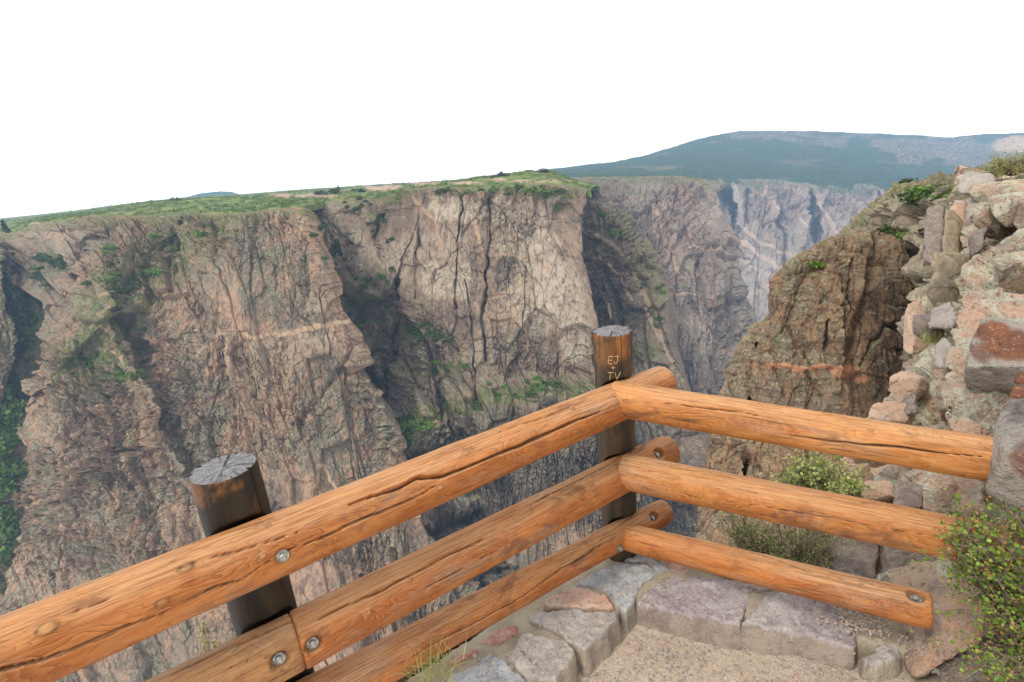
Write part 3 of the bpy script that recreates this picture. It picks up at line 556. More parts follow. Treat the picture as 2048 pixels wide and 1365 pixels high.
px, py, t = patch3([
    [(1935, 350, 34), (1990, 338, 34), (2060, 330, 34), (2400, 316, 30)], [(1912, 352, 17), (1960, 346, 17), (2048, 340, 17), (2400, 325, 15)],
    [(1960, 360, 24), (1908, 358, 14.5), (1925, 355, 14), (1970, 352, 13.4), (2048, 352, 12), (2400, 342, 10)],
    [(1940, 440, 22), (1898, 440, 13.6), (1930, 440, 12.2), (1990, 430, 10), (2048, 420, 8.6), (2400, 400, 6)],
    [(1930, 560, 19), (1866, 560, 11.5), (1900, 560, 9.5), (1960, 550, 7), (2048, 545, 5.2), (2400, 530, 3.4)],
    [(1880, 650, 17), (1815, 650, 9.6), (1850, 640, 8), (1900, 640, 6), (1960, 630, 4), (2400, 620, 2.4)],
    [(1860, 760, 14), (1794, 760, 7.6), (1840, 755, 6), (1890, 760, 4.4), (1950, 760, 3.1), (2400, 760, 1.9)],
    [(1820, 850, 11), (1747, 835, 5.7), (1800, 840, 4.6), (1880, 850, 3.5), (1950, 850, 2.7), (2400, 850, 1.75)],
    [(1760, 960, 9), (1683, 935, 4.5), (1760, 940, 3.7), (1850, 950, 3.0), (1950, 950, 2.4), (2400, 950, 1.65)],
    [(1720, 1080, 8), (1642, 1060, 3.8), (1750, 1060, 3.1), (1850, 1060, 2.65), (1950, 1060, 2.2), (2400, 1060, 1.6)],
    [(1700, 1200, 6), (1632, 1170, 3.2), (1750, 1170, 2.65), (1850, 1180, 2.2), (1950, 1190, 1.9), (2400, 1190, 1.5)],
    [(1700, 1400, 4), (1640, 1320, 2.75), (1760, 1320, 2.25), (1850, 1350, 1.95), (1950, 1360, 1.75), (2400, 1360, 1.4)]], 820, 820, soft=5)
wall('rock_slope', px, py, t, M['slope'], 2.3, 0.46, 121, masks={}, aspect=1.5, crack=0.6, push=-0.24, ampmap=np.clip(t / 6.0, 0.25, 1.5) * (1 - 0.65 * sstep(420, 365, py)), r3=((1.0, 1.0), (0.36, 0.42), (0.13, 0.13)))
WALLS['slope'] = WALLS['rock_slope']
bpy.data.objects['rock_slope'].data.attributes.new('red', 'FLOAT', 'POINT')

def hull_rock(name, pts, mat, voxel, amp, seed, depth=0.5, label=None, cat='boulder', group=None, kind=None, parent=None, freq=6.0, red=None, world=False, shrink=0.8, strata=None):
    """an angular stone: hull of measured corner points, given depth behind, worn and fractured"""
    F_ = np.array(pts, float) if world else at(*np.array(pts, float).T)
    if not world:
        c = F_.mean(0); dr = (c - CAM) / np.linalg.norm(c - CAM)
        B = c + (F_ - c) * shrink + dr * depth; F_ = np.concatenate([F_, B])
    bm = bmesh.new()
    for p in F_: bm.verts.new(p)
    r = bmesh.ops.convex_hull(bm, input=bm.verts[:])
    bmesh.ops.delete(bm, geom=[g for g in set(r['geom_interior'] + r['geom_unused']) if isinstance(g, bmesh.types.BMVert)], context='VERTS')
    bmesh.ops.recalc_face_normals(bm, faces=bm.faces[:])
    me = bpy.data.meshes.new(name + '_hull'); bm.to_mesh(me); bm.free()
    o = bpy.data.objects.new('tmp_hull', me); COL.objects.link(o)
    md = o.modifiers.new('r', 'REMESH'); md.mode = 'VOXEL'; md.voxel_size = voxel
    sm = o.modifiers.new('s', 'SMOOTH'); sm.factor = 0.5; sm.iterations = 3
    dg = bpy.context.evaluated_depsgraph_get(); dg.update()
    ev = o.evaluated_get(dg).to_mesh(); nv = len(ev.vertices)
    V = np.empty(nv * 3); ev.vertices.foreach_get('co', V); V = V.reshape(-1, 3)
    N = np.empty(nv * 3); ev.vertices.foreach_get('normal', N); N = N.reshape(-1, 3)
    faces = [tuple(p.vertices) for p in ev.polygons]
    o.evaluated_get(dg).to_mesh_clear(); bpy.data.objects.remove(o); bpy.data.meshes.remove(me)
    x, y, z = V.T * freq
    e, h, g1, g2, vx, vy = cells(x * 1.0 + z * 0.6 + 0.3 * fbm(x, y, z, seed=seed, o=2), y + z * 0.8, seed + 3)
    d = 0.8 * fbm(x * 0.5, y * 0.5, z * 0.5, seed=seed, o=3) + 0.5 * ((h - 0.5) + g1 * vx + g2 * vy) - 0.25 * (1 - sstep(0, .1, e)) + 0.55 * fbm(x * 1.6, y * 1.6, z * 1.6, seed=seed + 7, o=6, g=0.68)
    e2, h2, g21, g22, vx2, vy2 = cells(x * 2.6 + z * 1.7, y * 2.6 - z * 1.1, seed + 23); d += 0.34 * ((h2 - .5) + 1.2 * (g21 * vx2 + g22 * vy2)) - 0.15 * (1 - sstep(0, .08, e2))
    if strata is not None:
        q = V @ np.array(strata); q = q + 0.12 * fbm(x * .5, y * .5, z * .5, seed=seed + 30, o=3) / freq
        d += 0.8 * (_r(np.floor(q), q * 0, q * 0, seed) - 0.5) + 0.25 * (q - np.floor(q))
    V = V + N * (amp * d)[:, None]
    rd = np.zeros(nv)
    if red is not None:
        v = V - CAM; tt = v @ FW; X_ = W / 2 + FPX * (v @ CX) / tt; Y_ = H / 2 - FPX * (v @ CY) / tt
        rd = blobs(X_, Y_, red, seed, 6)
    Fq = np.array([f for f in faces if len(f) == 4], np.int32)
    me = np_mesh(name, V, Fq, True, {'red': rd})
    o = link(name, me, mat, parent); tag(o, label, cat if parent is None and kind is None else None, group, kind)
    return o
hull_rock('boulder', [(1962, 638, 1.66), (1985, 630, 1.66), (2140, 660, 1.55), (2160, 735, 1.42), (1927, 735, 1.60), (1936, 695, 1.66), (1926, 766, 1.66), (1982, 787, 1.66), (2024, 792, 1.62), (2160, 800, 1.5)], M['block'], 0.010, 0.016, 131, 0.40, 'big angular block with a rust red face and grey underside above the rail end', 'boulder', red=[(1985, 665, 40, 24, 1), (2020, 690, 60, 36, 1), (1965, 705, 24, 22, .8), (2080, 690, 60, 40, 1)])
hull_rock('boulder', [(1914, 582, 2.1), (1960, 577, 2.1), (2000, 592, 2.0), (2160, 610, 1.8), (1910, 650, 2.0), (1905, 720, 1.85), (1890, 790, 1.75), (1884, 830, 1.66), (1900, 862, 1.60), (1934, 880, 1.56), (1955, 868, 1.6), (1945, 760, 1.8), (2160, 850, 1.62), (1975, 905, 1.6), (1972, 960, 1.62)], M['lichen'], 0.010, 0.050, 137, 0.5, 'peach lichen covered rock behind the red faced block, overhanging the top rail', 'boulder')
hull_rock('boulder', [(1977, 879, 1.44), (1990, 831, 1.48), (2019, 796, 1.52), (2180, 770, 1.45), (1971, 930, 1.42), (1966, 985, 1.43), (2004, 1012, 1.42), (2048, 1031, 1.40), (2180, 1060, 1.3), (2006, 905, 1.33), (2180, 900, 1.2)], M['block'], 0.010, 0.016, 139, 0.4, 'grey angular block with a brown hollow, where the top rail ends', 'boulder', red=[(2050, 920, 34, 40, .7)])
hull_rock('stone', [(2026, 748, 1.36), (2075, 735, 1.33), (2075, 768, 1.33), (2024, 770, 1.36)], M['block'], 0.006, 0.006, 141, 0.12, 'upper of two small red stones wedged between the grey blocks', 'stone', red=[(2050, 750, 60, 60, 1)])
hull_rock('stone', [(2024, 772, 1.35), (2075, 772, 1.32), (2075, 796, 1.32), (2018, 798, 1.35)], M['block'], 0.006, 0.006, 143, 0.12, 'lower of two small red stones wedged between the grey blocks', 'stone', red=[(2050, 780, 60, 60, 1)])
hull_rock('boulder', [(1650, 1105, 2.9), (1680, 1060, 3.0), (1768, 1062, 2.9), (1752, 1168, 2.6), (1690, 1168, 2.62), (1655, 1135, 2.8)], M['darkrock'], 0.016, 0.022, 145, 0.5, 'dark brown slab with a pale edge under the middle rail, next to the green shrub', 'boulder')
hull_rock('boulder', [(1775, 1070, 2.8), (1905, 1095, 2.45), (1890, 1185, 2.25), (1762, 1172, 2.5)], M['darkrock'], 0.016, 0.022, 147, 0.5, 'dark brown slab speckled with pale lichen, nearer the leafy bush', 'boulder')
hull_rock('boulder', [(1786, 985, 2.7), (1802, 962, 2.75), (1848, 972, 2.7), (1846, 1018, 2.55), (1788, 1016, 2.6)], M['darkrock'], 0.012, 0.016, 149, 0.35, 'purple brown block showing between the top and middle rails', 'boulder')
hull_rock('boulder', [(1850, 950, 2.6), (1960, 930, 2.3), (1970, 1030, 2.15), (1850, 1020, 2.5)], M['lichen'], 0.014, 0.035, 151, 0.4, 'lumpy rock crusted with green grey lichen beside the purple brown block', 'boulder')
hull_rock('boulder', [(1792, 1228, 1.92), (1866, 1158, 1.95), (1960, 1165, 1.85), (1812, 1290, 1.80), (1806, 1335, 1.77), (1832, 1358, 1.72), (1896, 1312, 1.66), (1975, 1275, 1.62), (2080, 1160, 1.8), (1900, 1230, 1.70), (1860, 1250, 1.74)], M['peach'], 0.011, 0.022, 153, 0.35, 'pinkish crumbly rock beneath the end of the bottom rail', 'boulder')
hull_rock('boulder', [(1878, 1310, 1.72), (1950, 1255, 1.74), (2100, 1200, 1.75), (1880, 1400, 1.62), (2100, 1400, 1.5)], M['darkrock'], 0.010, 0.016, 155, 0.3, 'dark grey rock at the foot of the leafy bush', 'boulder')
hull_rock('boulder', [(1853, 416, 21), (1880, 408, 21), (1892, 412, 20.5), (1894, 455, 20), (1888, 486, 20), (1880, 532, 19), (1842, 524, 19.5), (1849, 470, 20.5)], M['darkrock'], 0.11, 0.18, 157, 4, 'tall dark block standing by the deep cleft below the ridge bushes', 'boulder', freq=0.9)
hull_rock('boulder', [(1914, 368, 12.2), (1935, 347, 12.3), (1982, 352, 12.0), (1984, 376, 11.8), (1985, 398, 11.6), (1915, 386, 12.0)], M['block'], 0.06, 0.09, 159, 1.6, 'cracked cap rock at the top of the slope, below the dry bush', 'boulder', freq=1.8, strata=(0, 0.5, 2.2))
hull_rock('boulder', [(1908, 402, 12.2), (1965, 396, 11.6), (1980, 404, 11.4), (1960, 452, 10.8), (1930, 470, 11.2), (1910, 450, 11.8)], M['block'], 0.06, 0.09, 161, 1.5, 'grey rock with a steep shaded face just under the cracked cap rock', 'boulder', freq=1.6)
hull_rock('boulder', [(1935, 470, 9.6), (1975, 450, 9.2), (1968, 500, 8.6), (1938, 520, 9.2)], M['darkrock'], 0.05, 0.07, 163, 1.0, 'dark shaded rock against the pale lichen slope', 'boulder', freq=2)
hull_rock('boulder', [(1862, 618, 6.6), (1905, 600, 6.2), (1915, 630, 5.8), (1905, 655, 5.6), (1855, 655, 6.2)], M['block'], 0.03, 0.05, 165, 0.8, 'flat topped grey rock left of the peach rock', 'boulder', freq=3)
hull_rock('boulder', [(1870, 690, 4.3), (1890, 672, 4.3), (1905, 690, 4.1), (1895, 745, 3.9), (1868, 735, 4.1)], M['block'], 0.02, 0.03, 167, 0.5, 'rounded grey rock close behind the peach rock', 'boulder', freq=4)
hull_rock('boulder', [(1800, 800, 5.2), (1836, 778, 5.2), (1832, 825, 4.8), (1790, 840, 5.0)], M['darkrock'], 0.03, 0.05, 169, 0.6, 'dark fractured rock at the brink of the cleft above the top rail', 'boulder', freq=3)

# loose and jointed blocks that make up the slope between the cleft and the near rocks
brng = random.Random(4)
for i, (x, y, t_, w_, h_, mt_) in enumerate([(1945, 372, 12.6, 34, 12, 'block'), (2010, 356, 12.2, 40, 10, 'block'), (2035, 372, 11.5, 30, 14, 'lichen'), (2000, 395, 10.8, 36, 22, 'slope'), (2040, 420, 9, 40, 26, 'slope'), (1990, 440, 9.6, 30, 26, 'slope'), (2030, 480, 7.4, 44, 32, 'slope'), (1985, 510, 7.4, 34, 26, 'slope'), (2040, 540, 5.6, 44, 30, 'slope'), (1960, 550, 7.0, 30, 20, 'slope'),
    (1905, 540, 9.4, 24, 26, 'ridge'), (1925, 575, 7.6, 24, 20, 'block'), (1885, 585, 8.8, 22, 26, 'ridge'), (1850, 610, 8.8, 20, 30, 'peach'), (1905, 480, 11.2, 14, 40, 'ridge'), (1918, 440, 11.6, 12, 26, 'peach'), (1834, 660, 8.2, 16, 40, 'peach'), (1820, 720, 7.0, 20, 36, 'ridge'), (1860, 660, 6.6, 22, 20, 'darkrock'), (1840, 700, 6.6, 18, 22, 'lichen'),
    (1822, 775, 5.8, 26, 22, 'ridge'), (1870, 790, 4.2, 26, 24, 'lichen'), (1845, 760, 5.0, 18, 18, 'block'), (1790, 830, 5.0, 30, 18, 'peach'), (1850, 825, 3.9, 34, 22, 'lichen'), (1740, 905, 4.1, 36, 22, 'lichen'), (1810, 900, 3.5, 40, 22, 'peach'), (1705, 960, 3.8, 26, 24, 'peach'), (1755, 985, 3.2, 30, 20, 'lichen'), (1890, 905, 2.9, 36, 30, 'lichen'), (1900, 1000, 2.4, 34, 30, 'lichen'), (1720, 1035, 3.1, 30, 20, 'darkrock'), (1830, 1050, 2.6, 40, 22, 'darkrock')]):
    if i in (0, 1, 2, 3, 6, 7, 9, 11, 13, 17, 19, 21, 22, 24, 26, 29): continue
    w_ *= 1.7; h_ *= 1.55; pts = []
    for k in range(9):
        an = 2 * math.pi * k / 9 + brng.uniform(-.25, .25); rr = brng.uniform(.72, 1.1); sq = max(abs(math.cos(an)), abs(math.sin(an)))
        pts.append((x + w_ * rr * math.cos(an) / sq ** .6, y + h_ * rr * math.sin(an) / sq ** .6, t_ * (1 + brng.uniform(-.02, .02))))
    for k in range(4): pts.append((x + brng.uniform(-.6, .6) * w_, y + brng.uniform(-.6, .6) * h_, t_ - t_ * w_ / FPX * brng.uniform(.3, .7)))
    sz = t_ * (w_ + h_) / FPX
    if x < 1880 and y > 700: mt_ = 'peach'
    hull_rock('boulder', pts, M[mt_], sz * .028, sz * .06, 900 + 7 * i, sz * .9, 'weathered block among the jointed rocks of the lichen slope', 'boulder', 'jointed blocks of the lichen slope', freq=2.0 / sz)

# ------------------------------------------------------------------ log railing
def wood_mat(name, c1, c2, c3, line, weath=0.3, grain=1.0):
    n = NT(name, 0.6, 0.22)
    rnd = n.math('MULTIPLY', n.orand(), 37.0)
    cb = n.t.nodes.new('ShaderNodeCombineXYZ'); n.put(cb.inputs[0], rnd); n.put(cb.inputs[1], rnd)
    ad = n.t.nodes.new('ShaderNodeVectorMath'); ad.operation = 'ADD'; n.put(ad.inputs[0], n.tc); n.put(ad.inputs[1], cb.outputs[0]); v = ad.outputs[0]
    h = n.noise(n.map((2.4, 9, 9), v), 1, 3, 0.5, 0.5)
    h2 = n.noise(n.map((7, 30, 30), v), 1, 4, 0.6, 0.3)
    rings = n.math('FRACT', n.math('ADD', n.math('MULTIPLY', h, 26.0 * grain), n.math('MULTIPLY', h2, 1.6)))
    rl = n.math('MULTIPLY', n.ramp(rings, 0.0, 0.16, 1, 0), n.ramp(n.noise(n.map((5, 22, 22), v), 1, 4, 0.6), 0.40, 0.56))
    fib = n.noise(n.map((6, 190, 190), v), 1, 4, 0.7)
    bl = n.noise(n.map((3.2, 8, 8), v), 1, 6, 0.62, 0.6)
    bl2 = n.noise(n.map((9, 18, 18), v), 1, 6, 0.65, 0.4)
    col = n.mix(n.ramp(bl, 0.38, 0.62), c1, c2)
    col = n.mix(n.ramp(rings, 0.3, 1.0, 0, 0.35), col, c3)
    col = n.mix(n.ramp(bl2, 0.52, 0.66, 0, 0.5), col, n.mix(0.5, c2, line))
    col = n.mix(n.math('MULTIPLY', rl, 0.5), col, line)
    chk = n.noise(n.map((2.2, 75, 75), v), 1, 3, 0.55, 0.2); col = n.mix(n.ramp(chk, 0.64, 0.70, 0, 0.85), col, n.mix(0.5, line, (0.02, 0.012, 0.008)))
    col = n.mix(n.ramp(fib, 0.50, 0.72, 0, 0.45), col, line)
    col = n.mix(n.ramp(n.noise(n.map((1.6, 5, 5), v), 1, 5, 0.65, 0.5), 0.5, 0.66, 0, weath), col, n.mix(n.ramp(fib, 0.4, 0.6), (0.36, 0.27, 0.19), (0.14, 0.10, 0.08)))
    tp = n.math('MULTIPLY', n.ramp(n.nz(), 0.35, 0.95), n.ramp(bl, 0.35, 0.55, 0.25, 0.8))           # finish worn thin on the upper side
    col = n.mix(n.math('MULTIPLY', tp, 0.75), col, n.mix(n.ramp(fib, 0.4, 0.62), (0.60, 0.36, 0.18), (0.34, 0.17, 0.075)))
    br = n.noise(n.map((4.5, 11, 11), v), 1, 6, 0.7, 0.9); col = n.mix(n.ramp(br, 0.56, 0.66, 0, 0.6), col, (0.13, 0.058, 0.036))
    col = n.mix(n.math('MULTIPLY', n.attr('knot'), 0.6), col, n.mix(n.ramp(bl2, 0.4, 0.6), (0.50, 0.30, 0.12), (0.30, 0.15, 0.06)))
    col = n.mix(n.attr('crk'), col, (0.02, 0.013, 0.009))
    hh = n.math('SUBTRACT', n.math('MULTIPLY', fib, 0.4), n.math('MULTIPLY', rl, 0.7))
    return n.done(col, n.bump(hh, 0.55, 0.004), n.ramp(bl2, 0.3, 0.7, 0.52, 0.78))
M['wood'] = wood_mat('peeled_log_stain', (0.43, 0.155, 0.042), (0.30, 0.088, 0.020), (0.50, 0.23, 0.082), (0.09, 0.034, 0.013), 0.6)
M['wood2'] = wood_mat('peeled_log_light', (0.47, 0.195, 0.058), (0.35, 0.118, 0.028), (0.54, 0.285, 0.11), (0.12, 0.048, 0.017), 0.35, 0.9)
M['wood3'] = wood_mat('peeled_log_weathered', (0.38, 0.18, 0.065), (0.26, 0.11, 0.04), (0.46, 0.26, 0.12), (0.07, 0.035, 0.02), 0.7)
def simple(name, col, rough=0.5, metal=0.0, col2=None, sc=60):
    n = NT(name, rough, 0.4); n.b.inputs['Metallic'].default_value = metal
    f = n.noise(n.map((sc,) * 3), 1, 5, 0.65)
    return n.done(n.mix(n.ramp(f, 0.35, 0.65), col, col2 or tuple(c * 0.6 for c in col)), n.bump(f, 0.3, 0.002), n.ramp(f, 0.3, 0.7, rough * 0.8, min(1, rough * 1.4)))
M['zinc'] = simple('galvanised_bolt', (0.42, 0.42, 0.38), 0.45, 0.7, (0.20, 0.19, 0.16))
M['carve'] = simple('fresh_cut_wood', (0.52, 0.34, 0.15), 0.8, 0.0, (0.40, 0.24, 0.10))
def post_mat(name, k):
    n = NT(name, 0.6, 0.3)
    st = n.noise(n.map((16, 16, 2.2)), 1, 6, 0.65, 0.4); b = n.noise(n.map((7, 7, 3.5)), 1, 5, 0.6, 0.3); f = n.noise(n.map((120, 120, 10)), 1, 4, 0.7)
    sx = n.t.nodes.new('ShaderNodeSeparateXYZ'); n.put(sx.inputs[0], n.tc)
    top = n.ramp(sx.outputs[2], 0.84, 0.95)                     # the weathered upper end has lost its dark treatment
    col = n.mix(n.ramp(st, 0.42, 0.6), (0.060 * k, 0.041 * k, 0.021 * k), (0.027 * k, 0.021 * k, 0.014 * k))
    col = n.mix(n.math('MULTIPLY', n.ramp(b, 0.44 + 0.06 * (1 - k) * 2, 0.6), n.math('ADD', n.math('MULTIPLY', top, 0.9), 0.12 * k)), col, n.mix(n.ramp(st, 0.4, 0.6), (0.29, 0.115, 0.028), (0.13, 0.055, 0.018)))
    col = n.mix(n.ramp(f, 0.5, 0.72, 0, 0.6), col, (0.025, 0.018, 0.013))
    cap = n.attr('cap'); v = n.noise(n.map((60, 60, 60)), 1, 5, 0.7)
    rg = n.t.nodes.new('ShaderNodeTexWave'); rg.wave_type = 'RINGS'; rg.rings_direction = 'Z'; n.put(rg.inputs['Vector'], n.tc); rg.inputs['Scale'].default_value = 42; rg.inputs['Distortion'].default_value = 1.2; rg.inputs['Detail'].default_value = 3
    gc = n.mix(n.ramp(v, 0.35, 0.65), (0.24, 0.235, 0.235), (0.13, 0.125, 0.13)); gc = n.mix(n.ramp(rg.outputs['Fac'], 0.5, 1.0, 0, 0.45), gc, (0.06, 0.058, 0.06))
    col = n.mix(cap, col, gc); col = n.mix(n.attr('crk'), col, (0.012, 0.010, 0.009))
    return n.done(col, n.bump(n.math('ADD', st, f), 0.5, 0.004))
M['post'] = post_mat('treated_post', 1.0); M['post_dark'] = post_mat('treated_post_dark', 0.5)

class Log:
    """a peeled log from p0 to p1; theta 0 faces the camera, 90 degrees is up, the seam is at the back"""
    def __init__(s, p0, p1, r0, r1, seed):
        s.p0 = np.array(p0, float); s.p1 = np.array(p1, float); s.r0, s.r1, s.seed = r0, r1, seed
        s.L = np.linalg.norm(s.p1 - s.p0); s.x = (s.p1 - s.p0) / s.L
        z = np.array([0, 0, 1.0]) - s.x * s.x[2]; z /= np.linalg.norm(z); y = np.cross(z, s.x)
        if y @ (CAM - (s.p0 + s.p1) / 2) < 0: y = -y
        s.y, s.z = y, z
        s.M = Matrix(((*[float(v) for v in (s.x[0], s.y[0], s.z[0])], s.p0[0]), (s.x[1], s.y[1], s.z[1], s.p0[1]), (s.x[2], s.y[2], s.z[2], s.p0[2]), (0, 0, 0, 1)))
        s.dents = []; s.cracks = []; s.knots = []
    def rad(s, x): return s.r0 + (s.r1 - s.r0) * np.clip(x / s.L, 0, 1)
    def hit(s, px, py):
        d = ray(px, py); o = CAM - s.p0; best = None
        dp = d - s.x * (d @ s.x); op = o - s.x * (o @ s.x); r = (s.r0 + s.r1) / 2
        for _ in range(3):
            a = dp @ dp; b = 2 * dp @ op; c = op @ op - r * r; q = max(b * b - 4 * a * c, 0)
            k = (-b - math.sqrt(q)) / (2 * a); P = CAM + d * k - s.p0; x = P @ s.x; r = float(s.rad(x))
        return x, math.atan2(P @ s.z, P @ s.y)
    def pt(s, x, th, lift=0.0):
        r = s.rad(x) + lift; return np.array([x, r * math.cos(th), r * math.sin(th)])
    def build(s, name, mat, parent, pM, label=None, round0=0.02, round1=0.02, step=0.006, nth=150, wob=0.004):
        nx = int(s.L / step)
        xs = np.linspace(0, s.L, nx); th = np.linspace(-math.pi, math.pi, nth, endpoint=False)
        caps0 = [(0.0005, .02), (0.0004, .35), (0.0003, .7)]; 
        X_ = np.r_[[0.0] * 4, xs, [s.L] * 4]; k = np.r_[[.02, .35, .65, .85], np.ones(nx), [.85, .65, .35, .02]]
        def rnd(d, q): return np.where(d < q, np.sqrt(np.maximum(0, 1 - (1 - np.clip(d / max(q, 1e-6), 0, 1)) ** 2)) * 0.16 + 0.84, 1)
        k = k * rnd(X_, round0) * rnd(s.L - X_, round1)
        # keep the cap rings under the rounded shoulder
        XX, TT = np.meshgrid(X_, th, indexing='ij'); KK = k[:, None] * np.ones_like(TT)
        r = s.rad(XX); cy_, cz_ = np.cos(TT), np.sin(TT)
        d = wob * fbm(XX * 2.2, cy_ * 0.9, cz_ * 0.9, seed=s.seed, o=3) + wob * 0.5 * fbm(XX * 9, cy_ * 3, cz_ * 3, seed=s.seed + 5, o=3)
        crk = np.zeros_like(XX); kn = np.zeros_like(XX)
        wv = 0.010 * fbm(XX * 8, TT * 3, seed=s.seed + 9, o=4)
        for path, w, dep in s.cracks:
            q = np.array(path, float); rr = float(s.rad(q[0, 0]))
            dd, _ = polydist(XX, TT * rr + wv, [(a, b * rr) for a, b in path])
            x0, x1 = q[:, 0].min(), q[:, 0].max(); tp = np.clip(np.minimum(XX - x0, x1 - XX) / 0.12, 0.25, 1)
            m = 1 - sstep(w * 0.45 * tp, w * tp, dd); d = d - dep * m; crk = np.maximum(crk, 0.85 * (1 - sstep(w * 0.2 * tp, w * 0.75 * tp, dd)))
        for x0, t0, rad_, dep in s.dents:
            rr = float(s.rad(x0)); dd = np.hypot(XX - x0, (TT - t0) * rr); d = d - dep * (1 - sstep(rad_ * 0.75, rad_, dd)); crk = np.maximum(crk, 0.45 * (1 - sstep(rad_ * .8, rad_, dd)) * sstep(rad_ * 0.2, rad_ * 0.8, dd))
        for x0, t0, rx, hgt in s.knots:
            rr = float(s.rad(x0)); dd = np.hypot((XX - x0) / 1.5, (TT - t0) * rr); d = d + hgt * np.exp(-(dd / rx) ** 2); kn = np.maximum(kn, 0.8 * (1 - sstep(rx * 0.35, rx * 0.7, dd))); crk = np.maximum(crk, 0.6 * np.exp(-((dd - rx * 0.6) / (rx * 0.13)) ** 2))
        rr = (r + d) * KK
        V = np.stack([XX, rr * cy_, rr * sin_(TT)], -1)
        cap = (np.arange(len(X_)) < 4) | (np.arange(len(X_)) >= nx + 4)
        V[..., 0] += np.where(cap[:, None], 0.0015 * fbm(V[..., 1] * 60, V[..., 2] * 60, seed=s.seed, o=3), 0)
        s.me = np_mesh(name, V.reshape(-1, 3), grid_faces(len(X_), nth, True), True, {'crk': crk, 'knot': kn, 'cap': np.repeat(cap[:, None], nth, 1).astype(float)})
        o = link(name, s.me, mat); o.parent = parent; o.matrix_parent_inverse = pM.inverted(); o.matrix_basis = s.M
        if label: o['label'] = label
        s.o = o; return o
def sin_(x): return np.sin(x)
def child(name, me, mat, parent, Mw, parentM):
    o = link(name, me, mat); o.parent = parent; o.matrix_parent_inverse = parentM.inverted(); o.matrix_basis = Mw; return o

B_ = atz(1240, 1097, 0.0)                                  # foot of the corner post
n1 = atz(97, 1288, .775); n2 = atz(1150, 837, .775)         # line of the left run
LD = (n2 - n1) / np.linalg.norm(n2 - n1); LN = np.array([-LD[1], LD[0], 0.0])
m1 = atz(1262, 794, .785); m2 = atz(1869, 889, .785)         # line of the right run
RD = (m2 - m1) / np.linalg.norm(m2 - m1); RN = np.array([-RD[1], RD[0], 0.0])
railing = empty('log_railing', B_); tag(railing, 'rustic railing of peeled orange logs bolted to dark round posts at the overlook', 'railing')
RM = Matrix.Translation(railing.location)
def Lp(x, y): return on_plane(x, y, n1, LN)
def Rp(x, y): return on_plane(x, y, m1, RN)
T0 = atz(446, 934, 0.985)
rails = {}
rails['lt'] = Log(Lp(-330, 1460), Lp(1330, 764), .086, .073, 201)
rails['lm2'] = Log(Lp(592, 1283), Lp(1338, 900), .081, .071, 203)
rails['lm1'] = Log(Lp(60, 1556), Lp(596, 1281), .083, .078, 205)
rails['lb'] = Log(Lp(330, 1560), Lp(1330, 1022), .068, .055, 207)
sh = -0.035 * RN * np.sign(RN @ (B_ - CAM))
rails['rt'] = Log(Rp(1232, 790) + sh, Rp(2010, 912) + sh, .070, .061, 209)
rails['rm'] = Log(Rp(1252, 934) + sh, Rp(2060, 1094) + sh, .072, .064, 211)
rails['rb'] = Log(Rp(1246, 1062) + sh, Rp(1862, 1208) + sh, .056, .058, 213)
def crack(key, pts, w, dep): rails[key].cracks.append(([rails[key].hit(*p) for p in pts], w, dep))
crack('lt', [(-200, 1420), (0, 1340), (90, 1318), (250, 1255), (330, 1228)], .0055, .016)
crack('lt', [(300, 1240), (420, 1180), (480, 1160), (520, 1130), (562, 1108)], .0035, .010)
crack('lt', [(330, 1150), (420, 1120), (480, 1100), (600, 1060)], .0022, .006)
crack('lt', [(575, 1100), (640, 1078), (720, 1042), (790, 1014), (870, 975)], .0055, .016)
crack('lt', [(700, 1010), (800, 975), (835, 955), (860, 955), (890, 953), (960, 925), (1050, 888), (1150, 845), (1200, 822)], .0062, .018)
crack('lt', [(980, 870), (1090, 835), (1180, 796)], .0018, .004)
crack('lt', [(40, 1260), (200, 1200), (300, 1165)], .002, .005)
crack('lm2', [(640, 1240), (800, 1160), (900, 1110), (1000, 1060)], .0032, .009)
crack('lm2', [(780, 1210), (900, 1150), (1010, 1092)], .002, .006)
crack('lm2', [(1060, 1010), (1150, 962), (1240, 918), (1330, 868)], .003, .009)
crack('lm1', [(300, 1370), (420, 1315), (520, 1268), (588, 1240)], .0032, .009)
crack('lm1', [(440, 1345), (540, 1300)], .002, .005)
crack('lb', [(800, 1330), (960, 1240), (1050, 1190), (1150, 1120), (1215, 1085)], .003, .009)
crack('rt', [(1245, 766), (1330, 778), (1400, 790)], .003, .008); crack('rt', [(1330, 806), (1420, 815), (1520, 832)], .0032, .01)
crack('rt', [(1560, 870), (1680, 886), (1800, 895), (1960, 912)], .0048, .015); crack('rt', [(1480, 800), (1700, 836), (1850, 862)], .0018, .004)
crack('rm', [(1300, 925), (1420, 945), (1500, 965)], .0018, .004); crack('rm', [(1500, 1010), (1700, 1045), (1850, 1072)], .002, .005); crack('rm', [(1270, 935), (1330, 950)], .002, .005)
crack('rb', [(1420, 1085), (1530, 1112), (1640, 1150), (1730, 1168)], .002, .006); crack('rb', [(1660, 1145), (1760, 1170), (1800, 1172)], .002, .005); crack('rb', [(1800, 1195), (1822, 1212)], .0025, .006)
